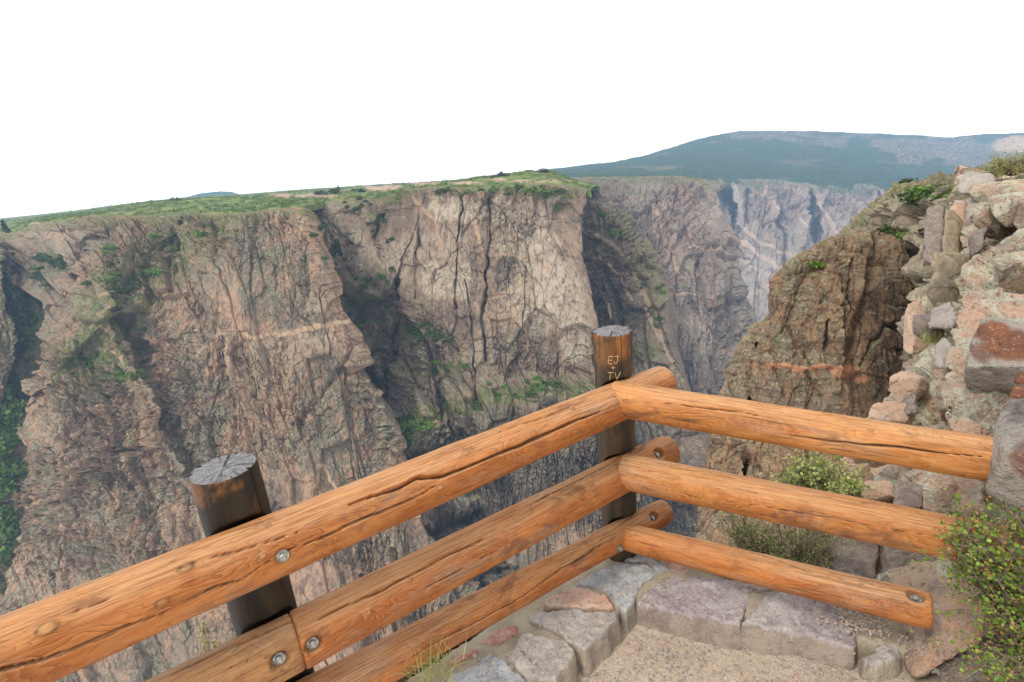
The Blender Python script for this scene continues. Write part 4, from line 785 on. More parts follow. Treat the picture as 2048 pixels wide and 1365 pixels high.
for key, lst in dict(lt=[(95, 1258, .028, .010), (372, 1136, .024, .006), (325, 1205, .022, .006), (525, 1113, .014, .004), (880, 975, .02, .006), (1147, 818, .012, .003)], lm2=[(738, 1225, .013, .004), (940, 1098, .014, .003), (820, 1160, .012, .003)],
        rt=[(1420, 832, .010, .003), (1600, 820, .009, .002), (1740, 862, .010, .003), (1510, 846, .008, .002)], rm=[(1460, 1002, .010, .003), (1790, 1060, .010, .003)], rb=[(1480, 1080, .008, .002), (1580, 1100, .008, .002)], lb=[(970, 1228, .010, .003)], lm1=[(470, 1300, .014, .003)]).items():
    for x, y, rr_, hh_ in lst: xx, tt_ = rails[key].hit(x, y); rails[key].knots.append((xx, tt_, rr_ * .68, hh_ * .8))
def bolt_mesh():
    bm = bmesh.new()
    bmesh.ops.create_cone(bm, cap_ends=True, segments=28, radius1=.016, radius2=.0155, depth=.003, matrix=Matrix.Translation((0, 0, .0015)))
    bmesh.ops.create_cone(bm, cap_ends=True, segments=6, radius1=.0098, radius2=.0098, depth=.008, matrix=Matrix.Translation((0, 0, .0072)))
    bmesh.ops.create_cone(bm, cap_ends=True, segments=6, radius1=.0098, radius2=.0076, depth=.002, matrix=Matrix.Translation((0, 0, .0122)))
    me = bpy.data.meshes.new('bolt'); bm.to_mesh(me); bm.free(); return me
BOLT = bolt_mesh()
bolts = []
for key, x, y, hole in (('lt', 566, 1113, .003), ('lm2', 628, 1292, .020), ('lm1', 560, 1323, .020), ('lm2', 1318, 907, .020), ('lb', 1309, 1034, .020), ('lb', 1240, 1098, .002), ('rm', 1954, 1077, .020), ('rb', 1832, 1190, .020)):
    lg = rails[key]; xx, tt_ = lg.hit(x, y); lg.dents.append((xx, tt_, .026 if hole > .005 else .021, hole)); bolts.append((key, xx, tt_, hole))
lab = dict(lt='top rail of the long run, deeply cracked', lm2='middle rail of the long run, orange piece', lm1='weathered grey brown middle rail piece', lb='bottom rail of the long run', rt='top rail of the short run with carved letters', rm='yellowish middle rail of the short run', rb='bottom rail of the short run with a rounded free end')
for key, lg in rails.items():
    lg.build('rail', M['wood2'] if key in ('rm', 'rt') else M['wood3'] if key == 'lm1' else M['wood'], railing, RM, lab[key], round1=0.05 if key in ('rb', 'lt', 'lm2', 'lb') else 0.01, round0=0.012)
for key, xx, tt_, hole in bolts:
    lg = rails[key]; P = Vector(lg.pt(xx, tt_, -hole - 0.001)); nrm = Vector((0, math.cos(tt_), math.sin(tt_)))
    Mb = lg.M @ (Matrix.Translation(P) @ nrm.to_track_quat('Z', 'Y').to_matrix().to_4x4())
    o = bpy.data.objects.new('bolt', BOLT); COL.objects.link(o)
    if not BOLT.materials: BOLT.materials.append(M['zinc'])
    o.parent = lg.o; o.matrix_parent_inverse = lg.M.inverted(); o.matrix_basis = Mb

# posts: dark treated logs, saddle cut where the rails cross, checked grey tops
def post(x, y, r, ztop, zbot, seed, label):
    nz, nth = 260, 200
    zs = np.linspace(zbot, ztop - 0.004, nz); kr = [1.0] * nz + [.985, .95, .9, .8, .7, .6, .5, .4, .3, .2, .1, .01]; zz = np.r_[zs, [ztop - .001], [ztop] * 11]
    th = np.linspace(0, 2 * math.pi, nth, endpoint=False)
    ZZ, TT = np.meshgrid(zz, th, indexing='ij'); KK = np.array(kr)[:, None] * np.ones_like(TT)
    d = .003 * fbm(ZZ * 2, np.cos(TT) * 1.5, np.sin(TT) * 1.5, seed=seed, o=4)
    rng = random.Random(seed); crk = np.zeros_like(ZZ)
    for i in range(9):
        t0 = rng.uniform(0, 6.28); l = rng.uniform(.15, .5); w = rng.uniform(.0012, .003)
        tw = t0 + .02 * fbm(ZZ * 6, ZZ * 0 + i, seed=seed + i, o=3); dd = np.abs((TT - tw + math.pi) % (2 * math.pi) - math.pi) * r
        m = (1 - sstep(w * .5, w, dd)) * sstep(ztop - l, ztop - l * .5, ZZ) * (KK > 0.97); d -= .010 * m; crk = np.maximum(crk, .8 * m)
    Rr = (r + d) * KK; X_ = Rr * np.cos(TT); Y_ = Rr * np.sin(TT); Zc = ZZ.copy(); cap = (KK < 0.97).astype(float)
    for i in range(30):
        t0 = rng.uniform(0, 6.28); inn = rng.uniform(.08, .75) if i > 4 else .03; w = rng.uniform(.0005, .0014) * (2.2 if i < 2 else 1)
        dd = np.abs((TT - t0 - .05 * fbm(KK * 5, KK * 0 + i, seed=seed + 50 + i, o=3) + math.pi) % (2 * math.pi) - math.pi) * Rr
        m = (1 - sstep(w * .5, w * 1.1, dd)) * sstep(inn, inn + .1, KK) * cap * sstep(1.05, .8, KK - rng.uniform(0, .5) * (i > 4)); Zc -= .006 * m; crk = np.maximum(crk, .8 * m)
    Zc -= cap * (.0025 * np.abs(fbm(X_ * 50, Y_ * 50, seed=seed + 3, o=4)) + .004 * KK ** 6)
    Wp = np.stack([X_ + x, Y_ + y, Zc], -1)
    for key in ('lt', 'lm1', 'lm2', 'lb'):                      # saddle cuts
        lg = rails[key]; q = Wp - lg.p0; xx = q @ lg.x
        cy_ = q @ lg.y; cz_ = q @ lg.z; cut = lg.rad(xx) + .012; inside = (np.hypot(cy_, cz_) < cut) & (xx > -.02) & (xx < lg.L + .02)
        newy = -np.sqrt(np.maximum(cut ** 2 - cz_ ** 2, 0)); mv = np.where(inside, newy - cy_, 0); mv = np.clip(mv, -r * 0.9, 0)
        Wp = Wp + mv[..., None] * lg.y; crk = np.maximum(crk, np.where(inside, .5, 0))
    Wp[..., 0] -= x; Wp[..., 1] -= y
    me = np_mesh('post', Wp.reshape(-1, 3), grid_faces(len(zz), nth, True), True, {'crk': crk, 'cap': cap})
    Mw = Matrix.Translation((x, y, 0)); o = child('post', me, M['post_dark' if zbot < -.1 else 'post'], railing, Mw, RM); o['label'] = label; return o, Mw
po1, Mp1 = post(T0[0], T0[1], .083, .985, -.45, 301, 'blackened post with a cracked grey top standing beyond the kerb')
po2, Mp2 = post(B_[0], B_[1], .077, 1.03, -.01, 303, 'corner post with carved letters and a dark grey top')

# carved initials: shallow fresh cuts
FONT = {'E': [[(1, 0), (0, 0), (0, 1), (1, 1)], [(0, .5), (.8, .5)]], 'J': [[(0, 1), (1, 1)], [(.7, 1), (.72, .3), (.45, 0), (.1, .1), (0, .35)]], '+': [[(.5, .1), (.5, .9)], [(.1, .5), (.9, .5)]], 'T': [[(0, 1), (1, 1)], [(.5, 1), (.45, 0)]], 'V': [[(0, 1), (.45, 0), (1, 1)]],
    'C': [[(1, .9), (.5, 1), (.1, .6), (.2, .1), (.9, 0)]], 'W': [[(0, 1), (.25, 0), (.5, .7), (.75, 0), (1, 1)]], '2': [[(0, .8), (.4, 1), (.8, .75), (0, 0), (.9, 0)]], '0': [[(.5, 1), (.1, .6), (.2, .1), (.6, 0), (.9, .5), (.5, 1)]], '1': [[(.4, 1), (.45, 0)]], '3': [[(0, 1), (.7, .9), (.3, .55), (.8, .3), (.5, 0), (0, .1)]], 'K': [[(0, 0), (0, 1)], [(1, 1), (.05, .45), (.9, 0)]], 'N': [[(0, 0), (.05, 1), (.85, 0), (.9, 1)]]}
def strokes(lines, surf_fn, w):
    V = []; Fc = []
    for ln in lines:
        pts = []
        for a, b in zip(ln[:-1], ln[1:]):
            for k in range(6): pts.append((a[0] + (b[0] - a[0]) * k / 6, a[1] + (b[1] - a[1]) * k / 6))
        pts.append(ln[-1]); pts = np.array(pts); d = np.gradient(pts, axis=0); d /= np.linalg.norm(d, axis=1, keepdims=True) + 1e-9; nn = np.stack([-d[:, 1], d[:, 0]], 1)
        i0 = len(V)
        for p, q in zip(pts, nn): V += [surf_fn(p[0] - q[0] * w, p[1] - q[1] * w, -.001), surf_fn(p[0], p[1], .0012), surf_fn(p[0] + q[0] * w, p[1] + q[1] * w, -.001)]
        for k in range(len(pts) - 1):
            for c in (0, 1): a = i0 + 3 * k + c; Fc.append((a, a + 1, a + 4, a + 3))
    return V, Fc
def word(txt, x, y, cw, ch, gap, slant=0.0):
    out = []
    for i, c in enumerate(txt):
        for ln in FONT[c]: out.append([(x + i * (cw + gap) + u * cw + slant * v * ch, y + v * ch) for u, v in ln])
    return out
# on the corner post: position by pixel on its camera side
th0 = math.atan2(CAM[1] - B_[1], CAM[0] - B_[0])
def on_post(u, v, lift): a = th0 + u / .077; return ((.0775 + lift) * math.cos(a), (.0775 + lift) * math.sin(a), v)
for txt, x_, y_, w_, h_ in (('EJ', -.020, .918, .017, .030), ('+', -.010, .893, .016, .018), ('TV', -.026, .852, .022, .030)):
    V, Fc = strokes(word(txt, x_, y_, w_, h_, .006, .1), on_post, .0014)
    child('carving', np_mesh('carving', V, Fc, False), M['carve'], po2, Mp2, Mp2)
lg = rails['rt']; x0, t0 = lg.hit(1860, 866)
def on_rt(u, v, lift): a = t0 + v / .06; return lg.pt(x0 + u, a, lift)
for txt, x_, y_, w_, h_ in (('CW', -.022, .006, .018, .018), ('2013', -.034, -.020, .012, .016)):
    V, Fc = strokes(word(txt, x_, y_, w_, h_, .006), on_rt, .0010)
    child('carving', np_mesh('carving', V, Fc, False), M['carve'], lg.o, lg.M, lg.M)
lg2 = rails['lm2']; x1, t1 = lg2.hit(1192, 945)
def on_lm(u, v, lift): a = t1 + v / .066; return lg2.pt(x1 + u, a, lift)
V, Fc = strokes(word('KN', -.025, -.014, .022, .028, .006, .2), on_lm, .0007)
child('carving', np_mesh('carving', V, Fc, False), M['carve'], lg2.o, lg2.M, lg2.M)

# ------------------------------------------------------------------ kerb, gravel terrace and the ground that carries them
def slab_mat(name, c1, c2, c3, vein):
    n = NT(name, 0.8, 0.25)
    v = n.map((1, 1, 1)); a = n.noise(n.map((9, 9, 9)), 1, 6, 0.65, 0.5); b = n.noise(n.map((5, 16, 16), rot=(0, 0, 0.5)), 1, 6, 0.65, 0.8); f = n.noise(n.map((90, 90, 90)), 1, 4, 0.7)
    col = n.mix(n.ramp(a, 0.4, 0.6), c1, c2); col = n.mix(n.ramp(b, 0.5, 0.66), col, c3); col = n.mix(n.ramp(b, 0.34, 0.26, 0, 0.8), col, vein)
    col = n.mix(n.ramp(f, 0.52, 0.68, 0, 0.6), col, (0.52, 0.47, 0.42)); col = n.mix(n.ramp(f, 0.46, 0.32, 0, 0.6), col, (0.07, 0.06, 0.058)); g2 = n.noise(n.map((34, 34, 34)), 1, 6, 0.7, 0.8); col = n.mix(n.ramp(g2, 0.52, 0.64, 0, 0.5), col, c3); col = n.mix(n.ramp(g2, 0.44, 0.34, 0, 0.5), col, n.mix(0.5, c2, (0.06, 0.05, 0.045)))
    nz = n.nz(); col = n.mix(n.ramp(nz, 0.55, 0.2, 0, 0.6), col, n.mix(n.ramp(a, 0.42, 0.6), (0.33, 0.25, 0.16), (0.22, 0.16, 0.11)))
    return n.done(col, n.bump(n.math('ADD', n.math('ADD', b, g2), n.math('MULTIPLY', f, 0.5)), 0.75, 0.012), n.ramp(a, 0.3, 0.7, 0.6, 0.9))
M['s_blue'] = slab_mat('slab_blue_grey', (0.415, 0.427, 0.427), (0.305, 0.317, 0.336), (0.488, 0.451, 0.397), (0.512, 0.390, 0.268))
M['s_purple'] = slab_mat('slab_purple', (0.378, 0.323, 0.317), (0.293, 0.244, 0.250), (0.451, 0.409, 0.378), (0.488, 0.390, 0.342))
M['s_grey'] = slab_mat('slab_grey_brown', (0.415, 0.384, 0.348), (0.317, 0.281, 0.256), (0.488, 0.427, 0.366), (0.512, 0.329, 0.207))
M['s_pink'] = slab_mat('slab_pink', (0.560, 0.370, 0.280), (0.500, 0.300, 0.220), (0.520, 0.420, 0.350), (0.450, 0.200, 0.130))
M['s_red'] = slab_mat('slab_red', (0.460, 0.220, 0.180), (0.360, 0.170, 0.140), (0.500, 0.330, 0.270), (0.300, 0.120, 0.090))
def mortar_mat():
    n = NT('sandy_mortar', 0.95, 0.1); a = n.noise(n.map((12, 12, 12)), 1, 6, 0.65); f = n.noise(n.map((160, 160, 160)), 1, 4, 0.7)
    col = n.mix(n.ramp(a, 0.4, 0.6), (0.40, 0.34, 0.255), (0.32, 0.27, 0.20)); col = n.mix(n.ramp(f, 0.5, 0.7, 0, 0.4), col, (0.16, 0.13, 0.10))
    return n.done(col, n.bump(n.math('ADD', a, f), 0.6, 0.006))
M['mortar'] = mortar_mat()
def poly_inside(x, y, poly):
    ins = np.zeros(x.shape, bool)
    for (x0, y0), (x1, y1) in zip(poly, np.roll(poly, -1, axis=0)):
        c = ((y0 > y) != (y1 > y)) & (x < (x1 - x0) * (y - y0) / (y1 - y0 + 1e-12) + x0); ins ^= c
    return ins
def poly_edge(x, y, poly):
    d, _ = polydist(x, y, list(map(tuple, poly)) + [tuple(poly[0])]); return np.where(poly_inside(x, y, poly), d, -d)
kerb = empty('stone_kerb', B_ + np.array([-.25, -.3, -.1])); tag(kerb, 'low kerb of mortared flat stones around the gravel under the railing', 'kerb')
KM = Matrix.Translation(kerb.location)
G_Z = -0.105
outer = [(560, 1520), (845, 1338), (1160, 1128), (1225, 1098), (1262, 1076), (1300, 1082), (1500, 1122), (1740, 1188), (1830, 1215)]
inner = [(1835, 1296), (1800, 1298), (1712, 1280), (1588, 1245), (1480, 1240), (1300, 1196), (1262, 1200), (1245, 1212), (1165, 1278), (1090, 1345), (1000, 1480)]
mp_ = np.array([atz(x, y, -0.01)[:2] for x, y in outer + inner])
def slab(name, mat, poly, top, rise, step, seed, label=None, rough=.008, edge=.012, bot=-.2, parent=None, pM=None, lump=1.0):
    poly = np.array(poly); lo = poly.min(0) - .03; hi = poly.max(0) + .03
    nx = int((hi[0] - lo[0]) / step) + 2; ny = int((hi[1] - lo[1]) / step) + 2
    xx, yy = np.meshgrid(np.linspace(lo[0], hi[0], nx), np.linspace(lo[1], hi[1], ny))
    wx = xx + .016 * lump * fbm(xx * 16, yy * 16, seed=seed, o=4); wy = yy + .016 * lump * fbm(xx * 16 + 9, yy * 16, seed=seed + 3, o=4)
    d = poly_edge(wx, wy, poly)
    e, h, g1, g2, vx, vy = cells(xx * 9 + fbm(xx * 12, yy * 12, seed=seed), yy * 9, seed + 5)
    g = random.Random(seed); a1 = g.uniform(0, 6.28); lay = (xx * math.cos(a1) + yy * math.sin(a1)) * 26 + 2.2 * fbm(xx * 6, yy * 6, seed=seed + 8, o=4)
    z = top + rise * (xx * 0 + fbm(xx * 4, yy * 4, seed=seed + 1, o=3)) + rough * (0.8 * (h - .5) + .7 * (g1 * vx + g2 * vy) + .5 * (_r(np.floor(lay), lay * 0, lay * 0, seed) - .5) + .7 * fbm(xx * 24, yy * 24, seed=seed + 2, o=4))
    z = z - .010 * (1 - sstep(0, edge, d)) 
    top_z = z; keep = d > 0
    # skirt: outside points fall steeply
    z = np.where(keep, z, np.maximum(bot, top - .010 + d * 9 + .02 * fbm(xx * 30, yy * 30, seed=seed + 31, o=3)))
    F_ = grid_faces(ny, nx); ok = (d.reshape(-1)[F_] > -.022).any(1); F_ = F_[ok]
    V = np.stack([xx, yy, z], -1).reshape(-1, 3); used = np.unique(F_); mp = np.full(len(V), -1); mp[used] = np.arange(len(used))
    me = np_mesh(name, V[used], mp[F_], True); o = link(name, me, mat)
    if parent is not None: o.parent = parent; o.matrix_parent_inverse = pM.inverted()
    if label: o['label'] = label
    return o
slab('mortar', M['mortar'], mp_, -.009, .008, .006, 400, rough=.003, edge=.02, bot=-.25, parent=kerb, pM=KM, lump=.6)
STN = [('s_blue', [(1150, 1168), (1180, 1148), (1215, 1131), (1240, 1122), (1290, 1128), (1316, 1146), (1290, 1169), (1266, 1195), (1253, 1222), (1240, 1219), (1228, 1194), (1186, 1174)], .0, 'blue grey corner stone at the foot of the corner post'),
    ('s_blue', [(1246, 1119), (1274, 1108), (1296, 1113), (1343, 1139), (1318, 1146), (1292, 1126)], .002, None),
    ('s_pink', [(1290, 1102), (1306, 1092), (1392, 1128), (1368, 1150), (1344, 1139)], .002, 'pale pink stone behind the corner post'),
    ('s_purple', [(1276, 1200), (1296, 1178), (1345, 1153), (1395, 1154), (1437, 1162), (1507, 1177), (1478, 1250), (1420, 1238), (1370, 1226), (1300, 1212)], .004, 'long purple slab'),
    ('s_purple', [(1394, 1127), (1430, 1130), (1520, 1162), (1492, 1166), (1415, 1150)], .0, None), ('s_purple', [(1488, 1170), (1524, 1164), (1548, 1176), (1520, 1182)], .0, None),
    ('s_purple', [(1486, 1247), (1539, 1184), (1593, 1187), (1660, 1204), (1716, 1262), (1712, 1298), (1640, 1282), (1588, 1268), (1532, 1262)], .012, 'largest purple grey slab, strewn with gravel'),
    ('s_grey', [(1727, 1306), (1752, 1284), (1796, 1282), (1806, 1298), (1798, 1318), (1735, 1322)], -.012, 'small brown end stone'),
    ('s_pink', [(1082, 1216), (1105, 1195), (1153, 1177), (1212, 1193), (1232, 1218), (1150, 1220), (1118, 1222)], .022, 'rough orange pink stone'),
    ('s_grey', [(1058, 1241), (1089, 1224), (1148, 1222), (1233, 1221), (1238, 1240), (1204, 1272), (1167, 1303), (1148, 1290), (1118, 1273)], .012, None),
    ('s_grey', [(1009, 1308), (1043, 1274), (1078, 1271), (1135, 1283), (1150, 1300), (1143, 1327), (1112, 1362), (1051, 1357)], .010, None),
    ('s_blue', [(892, 1353), (938, 1327), (979, 1308), (1002, 1317), (1044, 1352), (1050, 1400), (1000, 1480), (800, 1420)], .0, 'smooth slate grey stone at the near end'),
    ('s_red', [(955, 1287), (998, 1256), (1033, 1250), (1032, 1268), (995, 1291)], -.004, 'brick red stone under the bottom rail'), ('s_red', [(893, 1322), (955, 1293), (954, 1303), (905, 1338)], -.004, None)]
for i, (mt_, pl, dz, lb) in enumerate(STN):
    slab('stone', M[mt_], [atz(x, y, 0.0)[:2] for x, y in pl], dz * .7, .008, .0042, 410 + 7 * i, lb, rough=.013, edge=.008, bot=-.17, parent=kerb, pM=KM)

def gravel_mat(name, pebble):
    n = NT(name, 0.9, 0.15); a = n.noise(n.map((2.5, 2.5, 2.5)), 1, 5, 0.6)
    if pebble:
        c = n.cramp(n.attr('cid'), [(0.0, (0.17, 0.165, 0.17)), (0.22, (0.30, 0.285, 0.28)), (0.42, (0.44, 0.34, 0.26)), (0.6, (0.52, 0.34, 0.24)), (0.8, (0.36, 0.31, 0.27)), (1.0, (0.56, 0.47, 0.38))])
        f = n.noise(n.map((300, 300, 300)), 1, 3, 0.7); return n.done(n.mix(n.ramp(f, 0.35, 0.65, 0, 0.35), c, (0.25, 0.2, 0.16)), n.bump(f, 0.3, 0.002))
    v = n.voro(n.map((130, 130, 130)), 1, out='Color'); f = n.noise(n.map((70, 70, 70)), 1, 6, 0.75); d = n.voro(n.map((130, 130, 130)), 1)
    sp = n.t.nodes.new('ShaderNodeSeparateColor'); n.put(sp.inputs[0], v)
    c = n.cramp(sp.outputs[0], [(0, (0.26, 0.24, 0.225)), (0.35, (0.45, 0.385, 0.305)), (0.7, (0.52, 0.42, 0.32)), (1, (0.40, 0.34, 0.27))])
    col = n.mix(n.ramp(a, 0.42, 0.58, 0.3, 0.8), c, (0.48, 0.40, 0.305)); col = n.mix(n.ramp(f, 0.5, 0.7, 0, 0.5), col, (0.22, 0.17, 0.125))
    return n.done(col, n.bump(n.math('ADD', n.math('MULTIPLY', d, -1.0), f), 0.6, 0.006))
M['gravel'] = gravel_mat('gravel_ground', False); M['pebble'] = gravel_mat('gravel_pebbles', True)
def gz(x, y): return G_Z + .012 * fbm(x * 3, y * 3, seed=501, o=4) + .05 * np.clip((np.hypot(x - 1.05, y - 1.12) < .5) * (0.5 - np.hypot(x - 1.05, y - 1.12)), 0, 1)
# terrace: gravel inside the kerb and behind the camera
xx, yy = np.meshgrid(np.linspace(-3.2, 3.6, 520), np.linspace(-3.4, 2.2, 430))
terr = [(-3.2, -3.4), (2.4, -3.4), (2.4, .3), (1.55, .85)] + [tuple(atz(x, y, -.03)[:2]) for x, y in ((1830, 1290), (1712, 1285), (1588, 1255), (1480, 1250), (1300, 1205), (1230, 1215), (1100, 1290), (980, 1400))] + [(-.55, .62), (-3.2, -.95)]
d = poly_edge(xx, yy, np.array(terr)); F_ = grid_faces(*xx.shape); ok = (d.reshape(-1)[F_] > -.02).all(1)
tag(link('gravel_terrace', np_mesh('gravel_terrace', np.stack([xx, yy, gz(xx, yy) + .004 * fbm(xx * 40, yy * 40, seed=503, o=3)], -1).reshape(-1, 3), F_[ok], True), M['gravel']), kind='structure')
rng = np.random.default_rng(5)
ICO = None
def ico():
    bm = bmesh.new(); bmesh.ops.create_icosphere(bm, subdivisions=1, radius=1); V = np.array([v.co[:] for v in bm.verts]); F = np.array([[v.index for v in f.verts] for f in bm.faces]); bm.free(); return V, F
ICO = ico()
def pebbles(C, S, seed, cids=None):
    rg = np.random.default_rng(seed); V0, F0 = ICO; n = len(C)
    A = rg.normal(size=(n, 3, 3)); Q, _ = np.linalg.qr(A); sc = S[:, None] * rg.uniform(.55, 1.15, (n, 3))
    P = V0[None] * rg.uniform(.75, 1.15, (n, len(V0), 1)); P = np.einsum('nij,nkj->nki', Q, P * sc[:, None, :]); P[..., 2] *= .75; P = P + C[:, None, :]
    F = (F0[None] + (np.arange(n) * len(V0))[:, None, None]).reshape(-1, 3); cid = np.repeat(rg.uniform(0, 1, n) if cids is None else cids, len(V0))
    return P.reshape(-1, 3), F, cid
n_ = 26000; xy = np.stack([rng.uniform(-.25, 1.25, n_), rng.uniform(.75, 1.8, n_)], 1)
dd = poly_edge(xy[:, 0], xy[:, 1], np.array(terr)); xy = xy[dd > 0]; dn = fbm(xy[:, 0] * 3.5, xy[:, 1] * 3.5, seed=507, o=3); xy = xy[rng.uniform(0, 1, len(xy)) < .75 + .9 * dn]
S = .0022 + .0060 * rng.uniform(0, 1, len(xy)) ** 3.2
ex = []; 
for k in range(650):                                            # the little heap washed onto the big slab
    u, v = rng.normal(0, 1, 2); p = atz(1722 + 42 * u, 1250 + 20 * v + 16 * u * .6, .0)
    ex.append((p[0], p[1], .016 + .010 * rng.uniform() + .022 * max(0, 1 - abs(u) * .6)))
for k in range(90):
    px_, py_ = [(1260, 1180), (1100, 1240), (1060, 1330), (1370, 1190), (1345, 1160), (925, 1320), (1500, 1180)][k % 7]; p = atz(px_ + rng.normal(0, 26), py_ + rng.normal(0, 9), 0); ex.append((p[0], p[1], .012))
ex = np.array(ex); C_ = np.concatenate([np.stack([xy[:, 0], xy[:, 1], gz(xy[:, 0], xy[:, 1]) + S * .3], 1), ex]); S = np.r_[S, .003 + .0045 * rng.uniform(0, 1, len(ex)) ** 2]
P_, F_, c_ = pebbles(C_, S, 9)
tag(link('gravel', np_mesh('gravel', P_, F_, False, {'cid': c_}), M['pebble']), 'loose grey, tan and pink gravel on the terrace and kerb', kind='stuff')

# the bluff that carries the terrace: drops away outside the kerb
ed = [(-3.6, -1.3)] + [tuple(atz(x, y, -.06)[:2]) for x, y in ((560, 1520), (845, 1345), (1160, 1135), (1228, 1102), (1262, 1084), (1300, 1088), (1500, 1128), (1600, 1150))]
ed = np.array(ed); dl = np.r_[0, np.cumsum(np.hypot(*np.diff(ed, axis=0).T))]; u = np.linspace(0, dl[-1], 420); ex_ = np.stack([np.interp(u, dl, ed[:, k]) for k in (0, 1)], 1)
tn = np.gradient(ex_, axis=0); nn = np.stack([-tn[:, 1], tn[:, 0]], 1); nn /= np.linalg.norm(nn, axis=1, keepdims=True)
zz = -.03 - 45 * np.linspace(0, 1, 300) ** 2.2
UU, ZZ = np.meshgrid(u, zz); off = .02 + .12 * np.abs(ZZ) + np.minimum(.8, np.abs(ZZ)) * (.10 * fbm(UU * 2, ZZ * 1.2, seed=511, o=5) + .0) + .5 * np.clip(np.abs(ZZ) / 10, 0, 1) * fbm(UU * .7, ZZ * .4, seed=513, o=4)
P_ = np.stack([ex_[None, :, 0] - 0 * ZZ, ex_[None, :, 1] - 0 * ZZ, ZZ], -1); P_[..., :2] += nn[None] * np.clip(off, .0, None)[..., None] * .6
ap = {k: np.zeros(UU.shape) for k in ('pale', 'vein', 'green', 'dark', 'lich', 'cid')}
tag(link('bluff', np_mesh('bluff', P_.reshape(-1, 3), grid_faces(*UU.shape), False, ap), M['ridge']), kind='structure')
# river bed far below
xx, yy = np.meshgrid(np.linspace(-900, 900, 160), np.linspace(0, 1500, 160)); zz = -520 + 30 * fbm(xx / 60, yy / 60, seed=521, o=5)
tag(link('canyon_floor', np_mesh('canyon_floor', np.stack([xx, yy, zz], -1).reshape(-1, 3), grid_faces(160, 160), True, {k: np.zeros(xx.shape) for k in ('pale', 'vein', 'green', 'dark', 'lich', 'cid')}), M['wall_c']), kind='structure')

# ------------------------------------------------------------------ plants
def leaf_mat(name, c1, c2, c3, tr=0.25):
    n = NT(name, 0.6, 0.25); c = n.cramp(n.attr('cid'), [(0, c1), (0.55, c2), (1, c3)])
    c = n.mix(n.math('MULTIPLY', n.orand(), 0.35), c, n.mix(0.5, c1, (0.10, 0.09, 0.03)))
    n.put(n.b.inputs['Base Color'], c)
    t_ = n.t.nodes.new('ShaderNodeBsdfTranslucent'); n.put(t_.inputs['Color'], c); mx = n.t.nodes.new('ShaderNodeMixShader'); mx.inputs[0].default_value = tr
    out = n.t.nodes['Material Output']; n.t.links.new(n.b.outputs[0], mx.inputs[1]); n.t.links.new(t_.outputs[0], mx.inputs[2]); n.t.links.new(mx.outputs[0], out.inputs['Surface'])
    return n.m
M['leaf'] = leaf_mat('leaf_green', (0.085, 0.17, 0.022), (0.16, 0.27, 0.035), (0.34, 0.40, 0.075))
M['leaf_rust'] = leaf_mat('leaf_rust', (0.36, 0.16, 0.06), (0.42, 0.22, 0.08), (0.40, 0.30, 0.10))
M['leaf_sage'] = leaf_mat('leaf_sage', (0.19, 0.25, 0.06), (0.33, 0.38, 0.11), (0.50, 0.50, 0.21))
M['leaf_mah'] = leaf_mat('leaf_mahogany', (0.09, 0.15, 0.03), (0.17, 0.24, 0.05), (0.46, 0.42, 0.20))
M['leaf_far'] = leaf_mat('leaf_scrub', (0.028, 0.055, 0.016), (0.055, 0.095, 0.024), (0.12, 0.16, 0.04), .15)
M['leaf_bright'] = leaf_mat('leaf_bright', (0.06, 0.13, 0.018), (0.11, 0.20, 0.028), (0.19, 0.28, 0.045), .2)
M['needle'] = leaf_mat('needle_dark', (0.014, 0.032, 0.016), (0.024, 0.05, 0.022), (0.045, 0.075, 0.03), .1)
M['scrub'] = leaf_mat('leaf_oak_scrub', (0.065, 0.12, 0.025), (0.13, 0.20, 0.042), (0.24, 0.29, 0.068), .15)
M['straw'] = leaf_mat('grass_straw', (0.30, 0.27, 0.10), (0.44, 0.37, 0.17), (0.55, 0.47, 0.26))
M['drygreen'] = leaf_mat('grass_dry_green', (0.22, 0.24, 0.08), (0.34, 0.33, 0.12), (0.50, 0.44, 0.20))
M['twig'] = simple('twig_grey', (0.24, 0.19, 0.15), 0.9, 0.0, (0.12, 0.09, 0.07))
M['bark'] = simple('bark_brown', (0.13, 0.095, 0.07), 0.95, 0.0, (0.07, 0.05, 0.04), 4)
def leaves(C, S, seed, up=0.3, shape='leaf'):
    """cupped leaves at C with sizes S"""
    rg = np.random.default_rng(seed); n = len(C)
    T = np.array([(0, 0, 0), (.35, .42, .10), (.8, .36, .08), (1, 0, 0), (.8, -.36, .08), (.35, -.42, .10)]) if shape == 'leaf' else np.array([(0, 0, 0), (.3, .14, .03), (.8, .12, .03), (1, 0, 0), (.8, -.12, .03), (.3, -.14, .03)])
    a = rg.normal(size=(n, 3)); a[:, 2] += up; a /= np.linalg.norm(a, axis=1, keepdims=True)
    b = rg.normal(size=(n, 3)); b -= a * (a * b).sum(1, keepdims=True); b /= np.linalg.norm(b, axis=1, keepdims=True); c = np.cross(a, b)
    P = C[:, None] + S[:, None, None] * (T[None, :, 0, None] * a[:, None] + T[None, :, 1, None] * b[:, None] + T[None, :, 2, None] * c[:, None])
    i = (np.arange(n) * 6)[:, None, None]; F = (np.array([[0, 1, 2, 3], [0, 3, 4, 5]])[None] + i).reshape(-1, 4)
    return P.reshape(-1, 3), F, np.repeat(rg.uniform(0, 1, n), 6)
